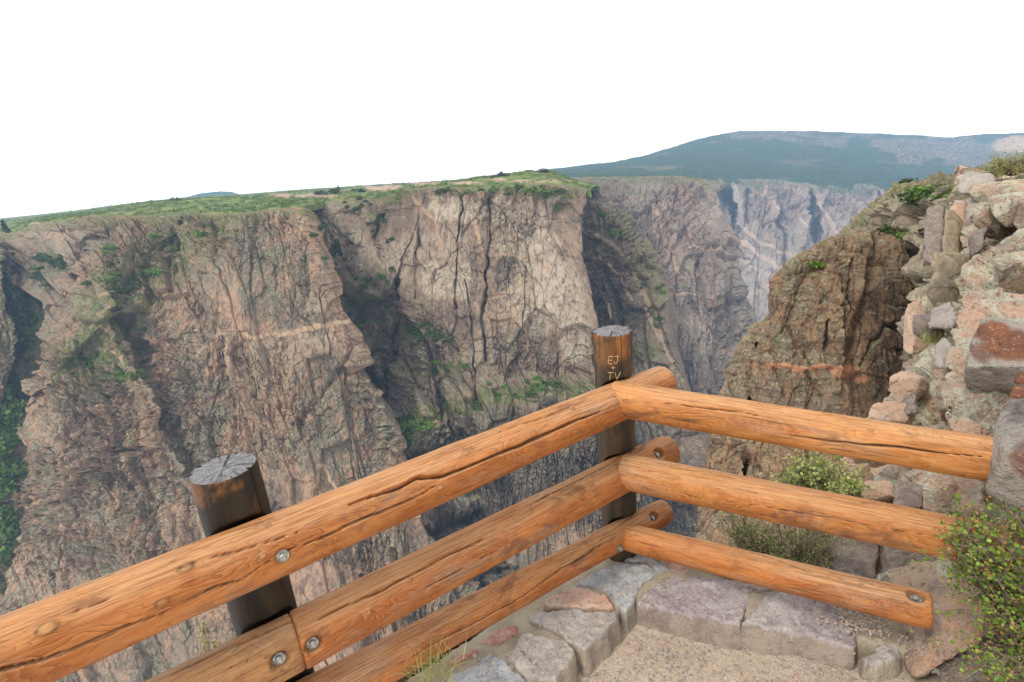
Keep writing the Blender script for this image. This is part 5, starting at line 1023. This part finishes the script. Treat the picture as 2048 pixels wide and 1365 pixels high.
def tubes(paths, sides=5):
    V = []; F = []
    for pts, r0, r1 in paths:
        pts = np.array(pts); n = len(pts); i0 = len(V); d = np.gradient(pts, axis=0); d /= np.linalg.norm(d, axis=1, keepdims=True) + 1e-9
        ref = np.array([.3, .9, .2]); u = np.cross(d, ref); u /= np.linalg.norm(u, axis=1, keepdims=True) + 1e-9; v = np.cross(d, u)
        for k in range(n):
            r = r0 + (r1 - r0) * k / (n - 1)
            for q in range(sides): an = 2 * math.pi * q / sides; V.append(pts[k] + r * (u[k] * math.cos(an) + v[k] * math.sin(an)))
        for k in range(n - 1):
            for q in range(sides): q1 = (q + 1) % sides; F.append((i0 + k * sides + q, i0 + k * sides + q1, i0 + (k + 1) * sides + q1, i0 + (k + 1) * sides + q))
    return np.array(V), np.array(F)
def near_shrub(name, label, base, tips, leaf_n, lsize, lmat, seed, spread=.05, shape='leaf', stem_r=.004, along=.45, extra=None, cat='shrub', droop=0.0):
    """stems from the base to the tips, each with twigs; leaves along the outer part of every twig"""
    rg = np.random.default_rng(seed); base = np.array(base); root = empty(name, base); tag(root, label, cat); paths = []; anchors = []
    for tip in tips:
        tip = np.array(tip); d = tip - base; L = np.linalg.norm(d); b0 = base + rg.normal(0, .02, 3) * [1, 1, 0]
        bend = rg.normal(0, .12 * L, 3); pts = [b0 + (tip - b0) * s + bend * s * (1 - s) + np.array([0, 0, -droop * L * s * s]) for s in np.linspace(0, 1, 9)]; paths.append((pts, stem_r, stem_r * .3))
        for _ in range(max(3, int(L * 22))):
            s = rg.uniform(along, 1); k = s * 8; i = min(int(k), 7); p = pts[i] + (pts[i + 1] - pts[i]) * (k - i)
            q = p + rg.normal(0, spread, 3) + d / L * spread * .6 + np.array([0, 0, .2 * spread]); m = (p + q) / 2 + rg.normal(0, spread * .15, 3); paths.append(([p, m, q], stem_r * .4, stem_r * .12)); anchors.append((p, q))
    V, F = tubes(paths, 4); st = link('stem', np_mesh('stem', V - base, F, True), M['twig']); st.parent = root
    A = np.array(anchors); k = rg.integers(0, len(A), leaf_n); f = rg.uniform(.2, 1.1, leaf_n)[:, None]
    C = A[k, 0] * (1 - f) + A[k, 1] * f + rg.normal(0, lsize * .7, (leaf_n, 3)); S = lsize * rg.uniform(.55, 1.25, leaf_n)
    P, F, c = leaves(C - base, S, seed + 1, .4, shape); fo = link('foliage', np_mesh('foliage', P, F, True, {'cid': c}), M[lmat]); fo.parent = root
    if extra:
        n2, m2, s2 = extra; k = rg.integers(0, len(A), n2); f = rg.uniform(.4, 1.2, n2)[:, None]; C = A[k, 0] * (1 - f) + A[k, 1] * f + rg.normal(0, lsize * .6, (n2, 3))
        P, F, c = leaves(C - base, s2 * rg.uniform(.6, 1.2, n2), seed + 2, .2, shape); fo = link('dry_leaves', np_mesh('dry_leaves', P, F, True, {'cid': c}), M[m2]); fo.parent = root
    return root
rg = np.random.default_rng(77)
def tips_in(lst, n, seed):
    r_ = np.random.default_rng(seed); out = []
    for k in range(n):
        x, y, t, rx, ry, rt = lst[k % len(lst)]; u = r_.normal(0, .55, 2); out.append(at(x + u[0] * rx, y + u[1] * ry, t + r_.uniform(-rt, rt)))
    return out
# leafy bush at the right edge
near_shrub('leafy_bush', 'bright green leafy bush with rusty leaves overhanging the rail ends at the right edge', at(2090, 1330, 1.62), tips_in([(2020, 1130, 1.45, 60, 90, .12), (1960, 1050, 1.42, 50, 34, .06), (2040, 1040, 1.45, 50, 50, .1), (1915, 1095, 1.42, 26, 40, .06), (2020, 1250, 1.45, 60, 60, .1), (1985, 1325, 1.45, 56, 34, .1), (2080, 1200, 1.4, 50, 120, .1), (1975, 1170, 1.45, 40, 50, .06)], 78, 11), 6000, .0100, 'leaf', 601, .045, extra=(2600, 'leaf_rust', .0075))
# pale shrub between the two upper rails and the darker one below it, rooted on the bluff
near_shrub('green_shrub', 'pale yellow green shrub seen between the top and middle rails of the short run', at(1640, 1075, 3.5), tips_in([(1640, 935, 3.3, 42, 26, .15), (1600, 950, 3.3, 30, 16, .1), (1670, 960, 3.3, 24, 28, .1), (1650, 990, 3.3, 50, 30, .15), (1580, 965, 3.3, 20, 8, .1)], 60, 13), 5600, .019, 'leaf_sage', 611, .06, stem_r=.006)
near_shrub('green_shrub', 'dark green twiggy shrub with tan seed heads behind the middle and bottom rails', at(1600, 1200, 3.05), tips_in([(1560, 1075, 2.85, 50, 30, .15), (1620, 1060, 2.85, 50, 30, .15), (1500, 1080, 2.8, 24, 12, .08), (1640, 1110, 2.85, 36, 30, .12), (1470, 1072, 2.8, 14, 6, .05), (1580, 1120, 2.85, 60, 30, .12)], 76, 15), 7000, .017, 'leaf_mah', 617, .06, extra=(1300, 'straw', .016), shape='thin', stem_r=.006)
near_shrub('green_sprig', 'small green sprig growing on the peach rock behind the middle rail', at(1710, 1000, 2.95), tips_in([(1712, 968, 2.9, 20, 12, .06), (1690, 975, 2.9, 12, 8, .04)], 12, 17), 420, .015, 'leaf_sage', 621, .03)
def tuft(name, label, base, n, h, spread, mat, seed, w=.0025, lean=(0, 0, 0), cat='grass'):
    rg = np.random.default_rng(seed); V = []; F = []; cc = []; root = np.array(base)
    for k in range(n):
        b = rg.normal(0, spread * .35, 3) * [1, 1, 0.0]; d = np.array([rg.normal(0, .5), rg.normal(0, .5), 1.0]) + lean; d /= np.linalg.norm(d); L = h * rg.uniform(.5, 1.1); out = d * [1, 1, 0]; sd_ = np.cross(d, rg.normal(size=3)); sd_ /= np.linalg.norm(sd_); i0 = len(V); c = rg.uniform()
        for s in (0, .35, .7, 1):
            p = b + d * L * s + out * L * .5 * s * s - np.array([0, 0, .25 * L * s * s]) * np.linalg.norm(out); ww = w * (1 - s * .85); V += [p - sd_ * ww, p + sd_ * ww]; cc += [c, c]
        for s in range(3): F.append((i0 + 2 * s, i0 + 2 * s + 1, i0 + 2 * s + 3, i0 + 2 * s + 2))
    o = link(name, np_mesh(name, np.array(V), np.array(F), True, {'cid': cc}), M[mat]); o.location = root; tag(o, label, cat); return o
tuft('grass_tuft', 'green yellow grass tuft below the bottom rail beside the near kerb end', at(872, 1352, 1.62), 150, .085, .10, 'drygreen', 631, .0016)
tuft('grass_tuft', 'few dry straw stems sprouting behind the bottom rail', at(800, 1335, 1.75), 9, .16, .08, 'straw', 633, .0013, (-.3, 0, 0))
tuft('grass_tuft', 'small dry wisp in the joint between the two purple kerb slabs', atz(1476, 1272, -.10), 9, .035, .015, 'straw', 635, .0009)
tuft('grass_tuft', 'lower of two pale green tufts on the slope left of the peach rock', surf('slope', 1852, 728), 160, .16, .16, 'drygreen', 637, .004)
tuft('grass_tuft', 'upper of two pale green tufts on the slope left of the peach rock', surf('slope', 1865, 682), 160, .2, .22, 'drygreen', 639, .004)
near_shrub('dry_bush', 'large dry yellow green bush crowning the slope at the top right', at(2022, 352, 12.6), tips_in([(2000, 330, 12.6, 28, 8, .3), (2045, 325, 12.4, 34, 10, .3), (1985, 340, 12.6, 18, 6, .2), (2070, 325, 12.2, 30, 12, .3)], 60, 19), 4200, .055, 'drygreen', 641, .11, shape='thin', stem_r=.010)
# flowering spike beyond the rail
def spike(label, x, y0, y1, t, r):
    base = at(x, y0, t); tip = at(x - 6, y1, t); root = empty('flower_spike', base); tag(root, label, 'plant')
    V, F = tubes([([base + (tip - base) * s for s in np.linspace(0, 1, 6)], .0016, .0008)], 4); o = link('stem', np_mesh('stem', V - base, F), M['leaf_sage']); o.parent = root
    rg = np.random.default_rng(int(x)); n = 90; s = rg.uniform(.35, 1.02, n); C = base + (tip - base) * s[:, None] + rg.normal(0, r, (n, 3)); P, F, c = leaves(C - base, np.full(n, r * 2.6), 3); o = link('flower', np_mesh('flower', P, F, True, {'cid': c * .4 + .6}), M['straw']); o.parent = root
spike('tallest pale flower spike, rising between the top and middle rails near the post', 412, 1330, 1245, 1.75, .0035)
spike('short pale flower spike leaning beside the tallest one', 432, 1330, 1284, 1.75, .003)
spike('short flower spike directly against the blackened post', 478, 1318, 1266, 1.72, .003)
tw = tubes([([atz(x, y, G_Z + .004 + .006 * k) for k, (x, y) in enumerate(((1638, 1344), (1656, 1343), (1672, 1354), (1690, 1366)))], .0022, .0016)], 5)
tag(link('twig', np_mesh('twig', *tw), M['straw']), 'pale dry twig lying on the gravel', 'twig')

# shrubs and trees on the canyon walls: a few templates, each plant an object of its own
def blob_mesh(name, seed, n, dark=0.0, lumps=7, flat=.75):
    rg = np.random.default_rng(seed); c = rg.normal(0, .38, (lumps, 3)) * [1, 1, .5] + [0, 0, .42]; r = rg.uniform(.28, .5, lumps); k = rg.integers(0, lumps, n); d = rg.normal(size=(n, 3)); d /= np.linalg.norm(d, axis=1, keepdims=True)
    C = c[k] + d * (r[k] * rg.uniform(.6, 1.05, n))[:, None]; C[:, 2] = np.maximum(C[:, 2] * flat, .02); P, F, cid = leaves(C, rg.uniform(.14, .30, n), seed + 1); return np_mesh(name, P, F, True, {'cid': cid})
def conifer_mesh(name, seed, n, w=.2):
    rg = np.random.default_rng(seed); z = rg.uniform(.06, 1, n) ** .8; tier = .75 + .25 * np.cos(z * 34 + rg.uniform(0, 6)); r = w * (1 - z) * tier * np.sqrt(rg.uniform(.15, 1, n)) + .008; a = rg.uniform(0, 6.28, n)
    C = np.stack([r * np.cos(a), r * np.sin(a), z - .25 * r], 1); P, F, cid = leaves(C, .055 + .06 * (1 - z) * rg.uniform(.6, 1.2, n), seed + 1, -.2, 'leaf'); return np_mesh(name, P, F, True, {'cid': cid})
def trunk_mesh(seed, r=.025, h=1.0):
    V, F = tubes([([(0, 0, -.08), (.01, 0, h * .4), (0, .008, h * .9)], r, r * .25)], 6); return np_mesh('trunk', V, F)
BLOB = [blob_mesh('crown', 700 + 3 * i, 260) for i in range(5)]; CON = [conifer_mesh('crown', 730 + 3 * i, 520, .17 + .02 * i) for i in range(4)]; TRK = trunk_mesh(1); STM = trunk_mesh(2, .03, .5)
prng = random.Random(21)
def plant(kind, p, h, label, cat, group, mat, wide=1.0):
    root = empty({'bush': 'bush', 'con': 'conifer', 'tree': 'broadleaf_tree'}[kind], p); root.scale = (h * wide, h * wide, h); root.rotation_euler = (0, 0, prng.uniform(0, 6.28)); tag(root, label, cat, group)
    me = (CON if kind == 'con' else BLOB)[prng.randrange(4)]
    key = (me.name, mat)
    if key not in MESHES: m2 = me.copy(); m2.name = 'crown'; m2.materials.clear(); m2.materials.append(M[mat]); MESHES[key] = m2
    o = bpy.data.objects.new('crown', MESHES[key]); COL.objects.link(o); o.parent = root
    if kind == 'tree': o.location = (0, 0, .25)
    if kind != 'bush':
        tm = TRK if kind == 'con' else STM
        if not tm.materials: tm.materials.append(M['bark'])
        o = bpy.data.objects.new('trunk', tm); COL.objects.link(o); o.parent = root
MESHES = {}
def put(wl, spots, kind, label, cat, group, mats, hlo, hhi, wide=1.0, sink=.12):
    for x, y, n, rx, ry in spots:
        for _ in range(n):
            qx = x + prng.gauss(0, .5) * rx; qy = y + prng.gauss(0, .5) * ry; p = surf(wl, qx, qy).copy(); h = prng.uniform(hlo, hhi); p[2] -= h * sink
            plant(kind, p, h, label, cat, group, prng.choice(mats), wide * prng.uniform(.85, 1.2))
def keep_wall(key): return key
g = 'bushes on the left buttress'
put('left', [(268, 690, 8, 14, 50), (160, 718, 9, 50, 26), (240, 565, 9, 60, 30), (300, 545, 5, 22, 16), (230, 520, 5, 40, 20), (350, 470, 8, 60, 20)], 'bush', 'green bush in the gullies and ledges of the left canyon buttress', 'bush', g, ['leaf_far', 'leaf_bright'], 2.4, 5.5, 1.3)
put('left', [(110, 522, 9, 30, 12), (78, 545, 5, 14, 8)], 'bush', 'dark bush in the diagonal row at the upper left of the left buttress', 'bush', 'diagonal row of dark bushes', ['leaf_far'], 4, 7, 1.3)
put('left', [(636, 470, 4, 8, 30), (650, 520, 3, 8, 20)], 'bush', 'small bush on the right hand edge of the left buttress', 'bush', 'bushes on the buttress edge', ['leaf_far'], 2.5, 4.5, 1.2)
put('central', [(725, 600, 22, 80, 60), (705, 660, 6, 20, 40), (760, 560, 5, 40, 14)], 'bush', 'bush on the grey scree left of the pale central wall', 'bush', 'bushes on the scree', ['leaf_far', 'leaf_far', 'leaf_bright'], 2.5, 5.5, 1.25)
put('central', [(835, 662, 9, 26, 14), (865, 672, 6, 34, 10)], 'bush', 'dark bush in the big patch halfway down the pale central wall', 'bush', 'bush patch on the central wall', ['leaf_far'], 4, 7, 1.3)
put('central', [(815, 858, 16, 46, 18), (845, 848, 7, 50, 12)], 'bush', 'green bush of the thicket on the bench at the foot of the dark crack', 'bush', 'thicket on the lower bench', ['leaf_far', 'leaf_bright'], 4, 7, 1.3)
put('central', [(895, 738, 8, 60, 10), (1050, 790, 12, 90, 14), (1100, 775, 4, 30, 10), (960, 806, 6, 60, 12)], 'bush', 'bush scattered along the lower benches of the pale central wall', 'bush', 'bushes along the benches', ['leaf_far', 'leaf_bright'], 2.2, 4.6, 1.25)
put('central', [(1080, 386, 10, 70, 10), (980, 388, 6, 50, 10), (1115, 412, 5, 20, 12), (900, 384, 5, 40, 6), (1090, 380, 6, 40, 6)], 'bush', 'bush on the broken rim of the pale central wall', 'bush', 'bushes on the central rim', ['leaf_far', 'leaf_bright'], 2.4, 5, 1.3)
put('central', [(748, 452, 5, 20, 18), (715, 405, 8, 70, 14), (782, 478, 2, 8, 10)], 'bush', 'bush near the notch in the rim between the two great walls', 'bush', 'bushes at the rim notch', ['leaf_far'], 2.5, 5, 1.2)
put('central', [(935, 1195, 7, 40, 16), (912, 990, 4, 30, 8), (880, 1090, 3, 40, 20)], 'bush', 'bush in the bottom of the gully seen between the rails', 'bush', 'bushes between the rails', ['leaf_far', 'leaf_bright'], 2, 4, 1.2)
put('spur', [(1206, 430, 3, 10, 6), (1242, 470, 3, 10, 8), (1300, 505, 4, 24, 10), (1320, 585, 3, 12, 20), (1262, 452, 3, 20, 8), (1310, 640, 3, 10, 30), (1280, 560, 2, 20, 20)], 'bush', 'bush dotted on the dark spur right of the central wall', 'bush', 'bushes on the dark spur', ['leaf_far', 'leaf_bright'], 2.6, 5, 1.25)
put('central', [(672, 525, 5, 10, 18)], 'con', 'dark conifer in the cleft between the left buttress and the pale slabs', 'conifer', 'conifers in the cleft', ['needle'], 12, 20)
put('gully', [(44, 620, 26, 18, 90), (22, 740, 18, 26, 60), (40, 540, 6, 10, 30)], 'con', 'dark conifer in the steep gully at the far left edge', 'conifer', 'conifers in the left gully', ['needle'], 22, 36)
put('gully', [(14, 860, 14, 18, 50), (8, 940, 12, 12, 60), (48, 660, 4, 10, 40), (6, 1050, 10, 10, 60), (45, 570, 3, 6, 20)], 'tree', 'bright green broadleaf tree low in the gully at the far left edge', 'tree', 'broadleaf trees in the left gully', ['leaf_bright'], 11, 17, .95)
put('plateau', [(677, 381, 1, 1, 1)], 'con', 'lone tall conifer standing on the plateau skyline', 'conifer', None, ['needle'], 10, 10.5, 1.5)
put('plateau', [(320, 404, 3, 30, 3), (350, 403, 2, 10, 2), (640, 388, 6, 30, 4), (690, 385, 6, 40, 5), (455, 397, 2, 20, 2), (1080, 346, 5, 30, 3), (1000, 354, 4, 30, 3)], 'bush', 'dark bush breaking the plateau skyline', 'bush', 'bushes on the plateau skyline', ['leaf_far', 'needle'], 4, 7.5, 1.2)
put('tower', [(1625, 532, 1, 2, 2)], 'bush', 'larger green cushion on the left shoulder of the brown tower', 'bush', None, ['leaf_bright'], .75, .8, 1.4)
put('tower', [(1576, 546, 1, 1, 2)], 'bush', 'smaller yellow green cushion at the left brink of the brown tower', 'bush', None, ['leaf_bright'], .6, .65, 1.3)
put('tower', [(1622, 762, 1, 1, 1)], 'bush', 'small dark plant in the pink band of the brown tower', 'bush', None, ['leaf_far'], .6, .7, 1.0)
put('ridge', [(1800, 470, 1, 2, 2)], 'bush', 'grey green bush above the cleft right of the brown tower', 'bush', None, ['leaf_far'], 1.3, 1.4, 1.2)
put('ridge', [(1812, 485, 1, 2, 2)], 'bush', 'yellow green bush above the cleft right of the brown tower', 'bush', None, ['leaf_bright'], 1.2, 1.3, 1.2)
put('ridge', [(1830, 400, 1, 2, 1)], 'bush', 'widest grey green bush on the ridge top', 'bush', None, ['leaf_far'], 1.5, 1.6, 1.5)
put('ridge', [(1845, 385, 3, 30, 5), (1875, 388, 3, 20, 4), (1828, 378, 2, 16, 3), (1760, 470, 3, 30, 6)], 'bush', 'low green bush among several on the ridge top', 'bush', 'low bushes on the ridge', ['leaf_far', 'leaf_bright'], .8, 1.3, 1.4)
put('ridge', [(1906, 378, 1, 1, 1)], 'bush', 'round bright green juniper beside the cracked cap rock', 'bush', None, ['leaf_bright'], 1.7, 1.8, 1.0)
put('ridge', [(1888, 376, 1, 1, 1)], 'bush', 'round dark juniper left of the bright one', 'bush', None, ['leaf_far'], 1.5, 1.6, 1.0)

# ground cover nobody could count
def cover(name, label, pts, hs, mat, seed, tpl_n=26, wide=1.35):
    rg = np.random.default_rng(seed); VV = []; FF = []; cc = []; off = 0; tp = []
    for i in range(4):
        me = blob_mesh('tmp', seed + 10 * i, tpl_n); n = len(me.vertices); v = np.empty(n * 3, np.float32); me.vertices.foreach_get('co', v); f = np.array([p.vertices[:] for p in me.polygons]); c = np.empty(n, np.float32); me.attributes['cid'].data.foreach_get('value', c); tp.append((v.reshape(-1, 3), f, c)); bpy.data.meshes.remove(me)
    k = rg.integers(0, 4, len(pts)); a = rg.uniform(0, 6.28, len(pts))
    for i in range(4):
        m = np.where(k == i)[0]; v, f, c = tp[i]; ca, sa = np.cos(a[m]), np.sin(a[m])
        R_ = np.stack([np.stack([ca * wide, -sa * wide, 0 * ca], 1), np.stack([sa * wide, ca * wide, 0 * ca], 1), np.stack([0 * ca, 0 * ca, 1 + 0 * ca], 1)], 1)
        P = np.einsum('nij,kj->nki', R_, v) * hs[m][:, None, None] + pts[m][:, None, :]; VV.append(P.reshape(-1, 3)); FF.append((f[None] + (np.arange(len(m)) * len(v))[:, None, None]).reshape(-1, 4) + off); off += len(m) * len(v)
        cc.append((c[None] * .6 + rg.uniform(0, .4, (len(m), 1))).ravel())
    tag(link(name, np_mesh(name, np.concatenate(VV), np.concatenate(FF), True, {'cid': np.concatenate(cc)}), M[mat]), label, kind='stuff')
def scatter(wl, n, prob, seed):
    rg = np.random.default_rng(seed); px, py, P = WALLS[wl]; ok = prob(px, py, P); w = np.clip(ok, 0, None).ravel(); w = w / w.sum(); i = rg.choice(len(w), n, p=w); return P.reshape(-1, 3)[i], px.ravel()[i], py.ravel()[i]
def area(P): return np.linalg.norm(np.cross(np.gradient(P, axis=1), np.gradient(P, axis=0)), axis=-1)
pale_pl = lambda px, py: 1 - .9 * blobs(px, py, [(640, 392, 60, 4, 1), (560, 392, 26, 4, 1), (770, 377, 45, 5, 1), (850, 368, 40, 4, 1), (930, 366, 40, 3, 1), (1020, 360, 60, 3, 1), (90, 448, 40, 4, 1)], 82, 4)
P_, x_, y_ = scatter('plateau', 5200, lambda px, py, P: area(P) ** .6 * (np.hypot(P[..., 0], P[..., 1]) < 1500) * pale_pl(px, py) * (0.25 + sstep(-.2, .3, fbm(P[..., 0] / 40, P[..., 1] / 40, seed=83, o=4))), 801)
cover('oak_scrub', 'low green oak scrub covering the plateau behind the rim', P_ - [0, 0, .5], np.random.default_rng(1).uniform(1.4, 4.2, len(P_)), 'scrub', 803)
P_, x_, y_ = scatter('far', 420, lambda px, py, P: (py < 378) * (px > 1440) * (px < 1990) * (.15 + 2.0 * (px > 1635)) * area(P) ** .3, 811)
Q_, x_, y_ = scatter('hill', 1500, lambda px, py, P: (py > 345) * (px > 1350) * (px < 2100) * area(P) ** .4, 813)
T_, x_, y_ = scatter('spur_back', 360, lambda px, py, P: (py < 368) * (px > 1160) * (px < 1440) * area(P) ** .3, 817)
cover('rim_scrub', 'low scrub along the rim of the blue shaded wall', T_ - [0, 0, .6], np.random.default_rng(4).uniform(2.5, 5, len(T_)), 'scrub', 818, 20, 1.4)
cover('rim_woodland', 'dark juniper woodland along the far rim under the hill', np.concatenate([P_, Q_]) - [0, 0, 1], np.random.default_rng(2).uniform(6, 12, len(P_) + len(Q_)), 'leaf_far', 815, 22, 1.0)
P_, x_, y_ = scatter('hill', 17000, lambda px, py, P: (py > 258) * area(P) ** .8 * (1 - .45 * blobs(px, py, [(1850, 295, 120, 30, 1), (2030, 285, 60, 24, 1), (1600, 275, 180, 10, .7)], 93, 20)) * (0.3 + sstep(-.25, .25, fbm(P[..., 0] / 120, P[..., 1] / 120, seed=84, o=4))), 821)
cover('hill_woodland', 'bluish dark woodland covering the flat topped hill', P_ - [0, 0, 2], np.random.default_rng(3).uniform(5, 11, len(P_)), 'leaf_far', 823, 14, 1.1)
for nm, sd_, pr in (('left', 831, [(440, 425), (300, 520), (240, 590), (150, 720)]), ('central', 835, None)):
    if pr: f_ = lambda px, py, P: (sstep(80, 20, polydist(px, py, pr)[0]) + .8 * sstep(16, 3, np.abs(py - np.interp(px, [-140, 20, 60, 180, 300, 480, 605], [470, 470, 454, 434, 434, 432, 418])))) * (px < 620)
    else: f_ = lambda px, py, P: sstep(22, 5, polydist(px, py, [(790, 868), (850, 835), (950, 808), (1100, 784), (1190, 775)])[0]) + .8 * sstep(9, 2, np.abs(py - 2 - np.interp(px, [640, 790, 815, 870, 950, 1100, 1178], [404, 392, 380, 374, 378, 368, 384]))) * (px < 1180) + .7 * blobs(px, py, [(715, 590, 40, 50, 1)], 3) + .25 * sstep(8, 2, polydist(px, py, [(795, 752), (850, 745), (920, 735)])[0])
    P_, x_, y_ = scatter(nm, 1500 if pr else 800, f_, sd_)
    cover('ground_cover', 'low sage and grass clumps on the slopes of the left buttress' if pr else 'low sage and grass clumps on the benches of the central wall', P_ - [0, 0, .3], np.random.default_rng(sd_).uniform(.7, 1.9, len(P_)), 'scrub', sd_ + 2, 22)

# ------------------------------------------------------------------ air, sky, sun, camera
def haze_box():
    x0, x1, y0, y1, z0, z1 = -2700, 2700, -60, 3720, -950, 330
    V = [(x, y, z) for x in (x0, x1) for y in (y0, y1) for z in (z0, z1)]
    me = bpy.data.meshes.new('haze'); me.from_pydata(V, [], [(0, 1, 3, 2), (4, 6, 7, 5), (0, 4, 5, 1), (2, 3, 7, 6), (0, 2, 6, 4), (1, 5, 7, 3)]); me.update()
    m = bpy.data.materials.new('haze_air'); m.use_nodes = True; nt = m.node_tree; nt.nodes.clear()
    o = nt.nodes.new('ShaderNodeOutputMaterial'); v = nt.nodes.new('ShaderNodeVolumePrincipled')
    v.inputs['Color'].default_value = (0.48, 0.71, 1.0, 1); v.inputs['Density'].default_value = HAZE; v.inputs['Anisotropy'].default_value = 0.2
    nt.links.new(v.outputs[0], o.inputs['Volume'])
    tag(link('haze', me, m), kind='stuff')
HAZE = 0.00013
haze_box()
SUN_EL, SUN_AZ = R(52), R(-128)      # azimuth measured from the view direction (+Y) towards +X: behind the left shoulder
sd = Vector((math.sin(SUN_AZ) * math.cos(SUN_EL), math.cos(SUN_AZ) * math.cos(SUN_EL), math.sin(SUN_EL)))
L = bpy.data.lights.new('sun', 'SUN'); L.energy = 2.2; L.angle = R(12); L.color = (1.0, 0.95, 0.87)
so = bpy.data.objects.new('sun', L); so.rotation_euler = sd.to_track_quat('Z', 'Y').to_euler(); COL.objects.link(so)
w = bpy.data.worlds.new('World'); SC.world = w; w.use_nodes = True; nt = w.node_tree; bg = nt.nodes['Background']
sky = nt.nodes.new('ShaderNodeTexSky'); sky.sky_type = 'NISHITA'; sky.sun_disc = False; sky.sun_elevation = SUN_EL; sky.sun_rotation = SUN_AZ
tc = nt.nodes.new('ShaderNodeTexCoord'); mp = nt.nodes.new('ShaderNodeMapping'); mp.inputs['Scale'].default_value = (1.5, 1.5, 6)
ns = nt.nodes.new('ShaderNodeTexNoise'); ns.inputs['Scale'].default_value = 1.6; ns.inputs['Detail'].default_value = 5
mr = nt.nodes.new('ShaderNodeMapRange'); mr.inputs['From Min'].default_value = 0.3; mr.inputs['From Max'].default_value = 0.6; mr.inputs['To Min'].default_value = 0.84; mr.inputs['To Max'].default_value = 1.0
mx = nt.nodes.new('ShaderNodeMix'); mx.data_type = 'RGBA'; mx.inputs[7].default_value = (13.4, 13.4, 13.4, 1)
nt.links.new(tc.outputs['Generated'], mp.inputs[0]); nt.links.new(mp.outputs[0], ns.inputs['Vector']); nt.links.new(ns.outputs['Fac'], mr.inputs[0])
nt.links.new(mr.outputs[0], mx.inputs[0]); nt.links.new(sky.outputs[0], mx.inputs[6]); nt.links.new(mx.outputs[2], bg.inputs[0])
sz = nt.nodes.new('ShaderNodeSeparateXYZ'); nt.links.new(tc.outputs['Generated'], sz.inputs[0])
hz = nt.nodes.new('ShaderNodeMapRange'); hz.interpolation_type = 'SMOOTHSTEP'; hz.inputs['From Min'].default_value = 0.0; hz.inputs['From Max'].default_value = 0.36; hz.inputs['To Min'].default_value = 19.0; hz.inputs['To Max'].default_value = 12.6
cc_ = nt.nodes.new('ShaderNodeCombineXYZ'); nt.links.new(sz.outputs[2], hz.inputs[0])
for k in range(3): nt.links.new(hz.outputs[0], cc_.inputs[k])       # added brightness low over the horizon keeps the sky white through the haze
nt.links.new(cc_.outputs[0], mx.inputs[7])
bg.inputs[1].default_value = 0.10
cd = bpy.data.cameras.new('camera'); cam = bpy.data.objects.new('camera', cd); COL.objects.link(cam)
cd.sensor_width = 36; cd.lens = 36 * FPX / W; cd.clip_start = 0.05; cd.clip_end = 20000
mw = Matrix(((CX[0], CY[0], -FW[0], 0), (CX[1], CY[1], -FW[1], 0), (CX[2], CY[2], -FW[2], EYE), (0, 0, 0, 1)))
cam.matrix_world = mw; SC.camera = cam
vs = SC.view_settings; SC.display_settings.display_device = 'sRGB'; vs.view_transform = 'Standard'; vs.look = 'None'; vs.exposure = 0.12; vs.gamma = 1
cy = SC.cycles; cy.max_bounces = 5; cy.diffuse_bounces = 3; cy.glossy_bounces = 2; cy.transmission_bounces = 2; cy.volume_bounces = 1; cy.transparent_max_bounces = 4
cy.use_denoising = True; cy.denoiser = 'OPENIMAGEDENOISE'; cy.denoising_prefilter = 'ACCURATE'; cy.sample_clamp_indirect = 6; cy.use_adaptive_sampling = True; cy.adaptive_threshold = 0.01
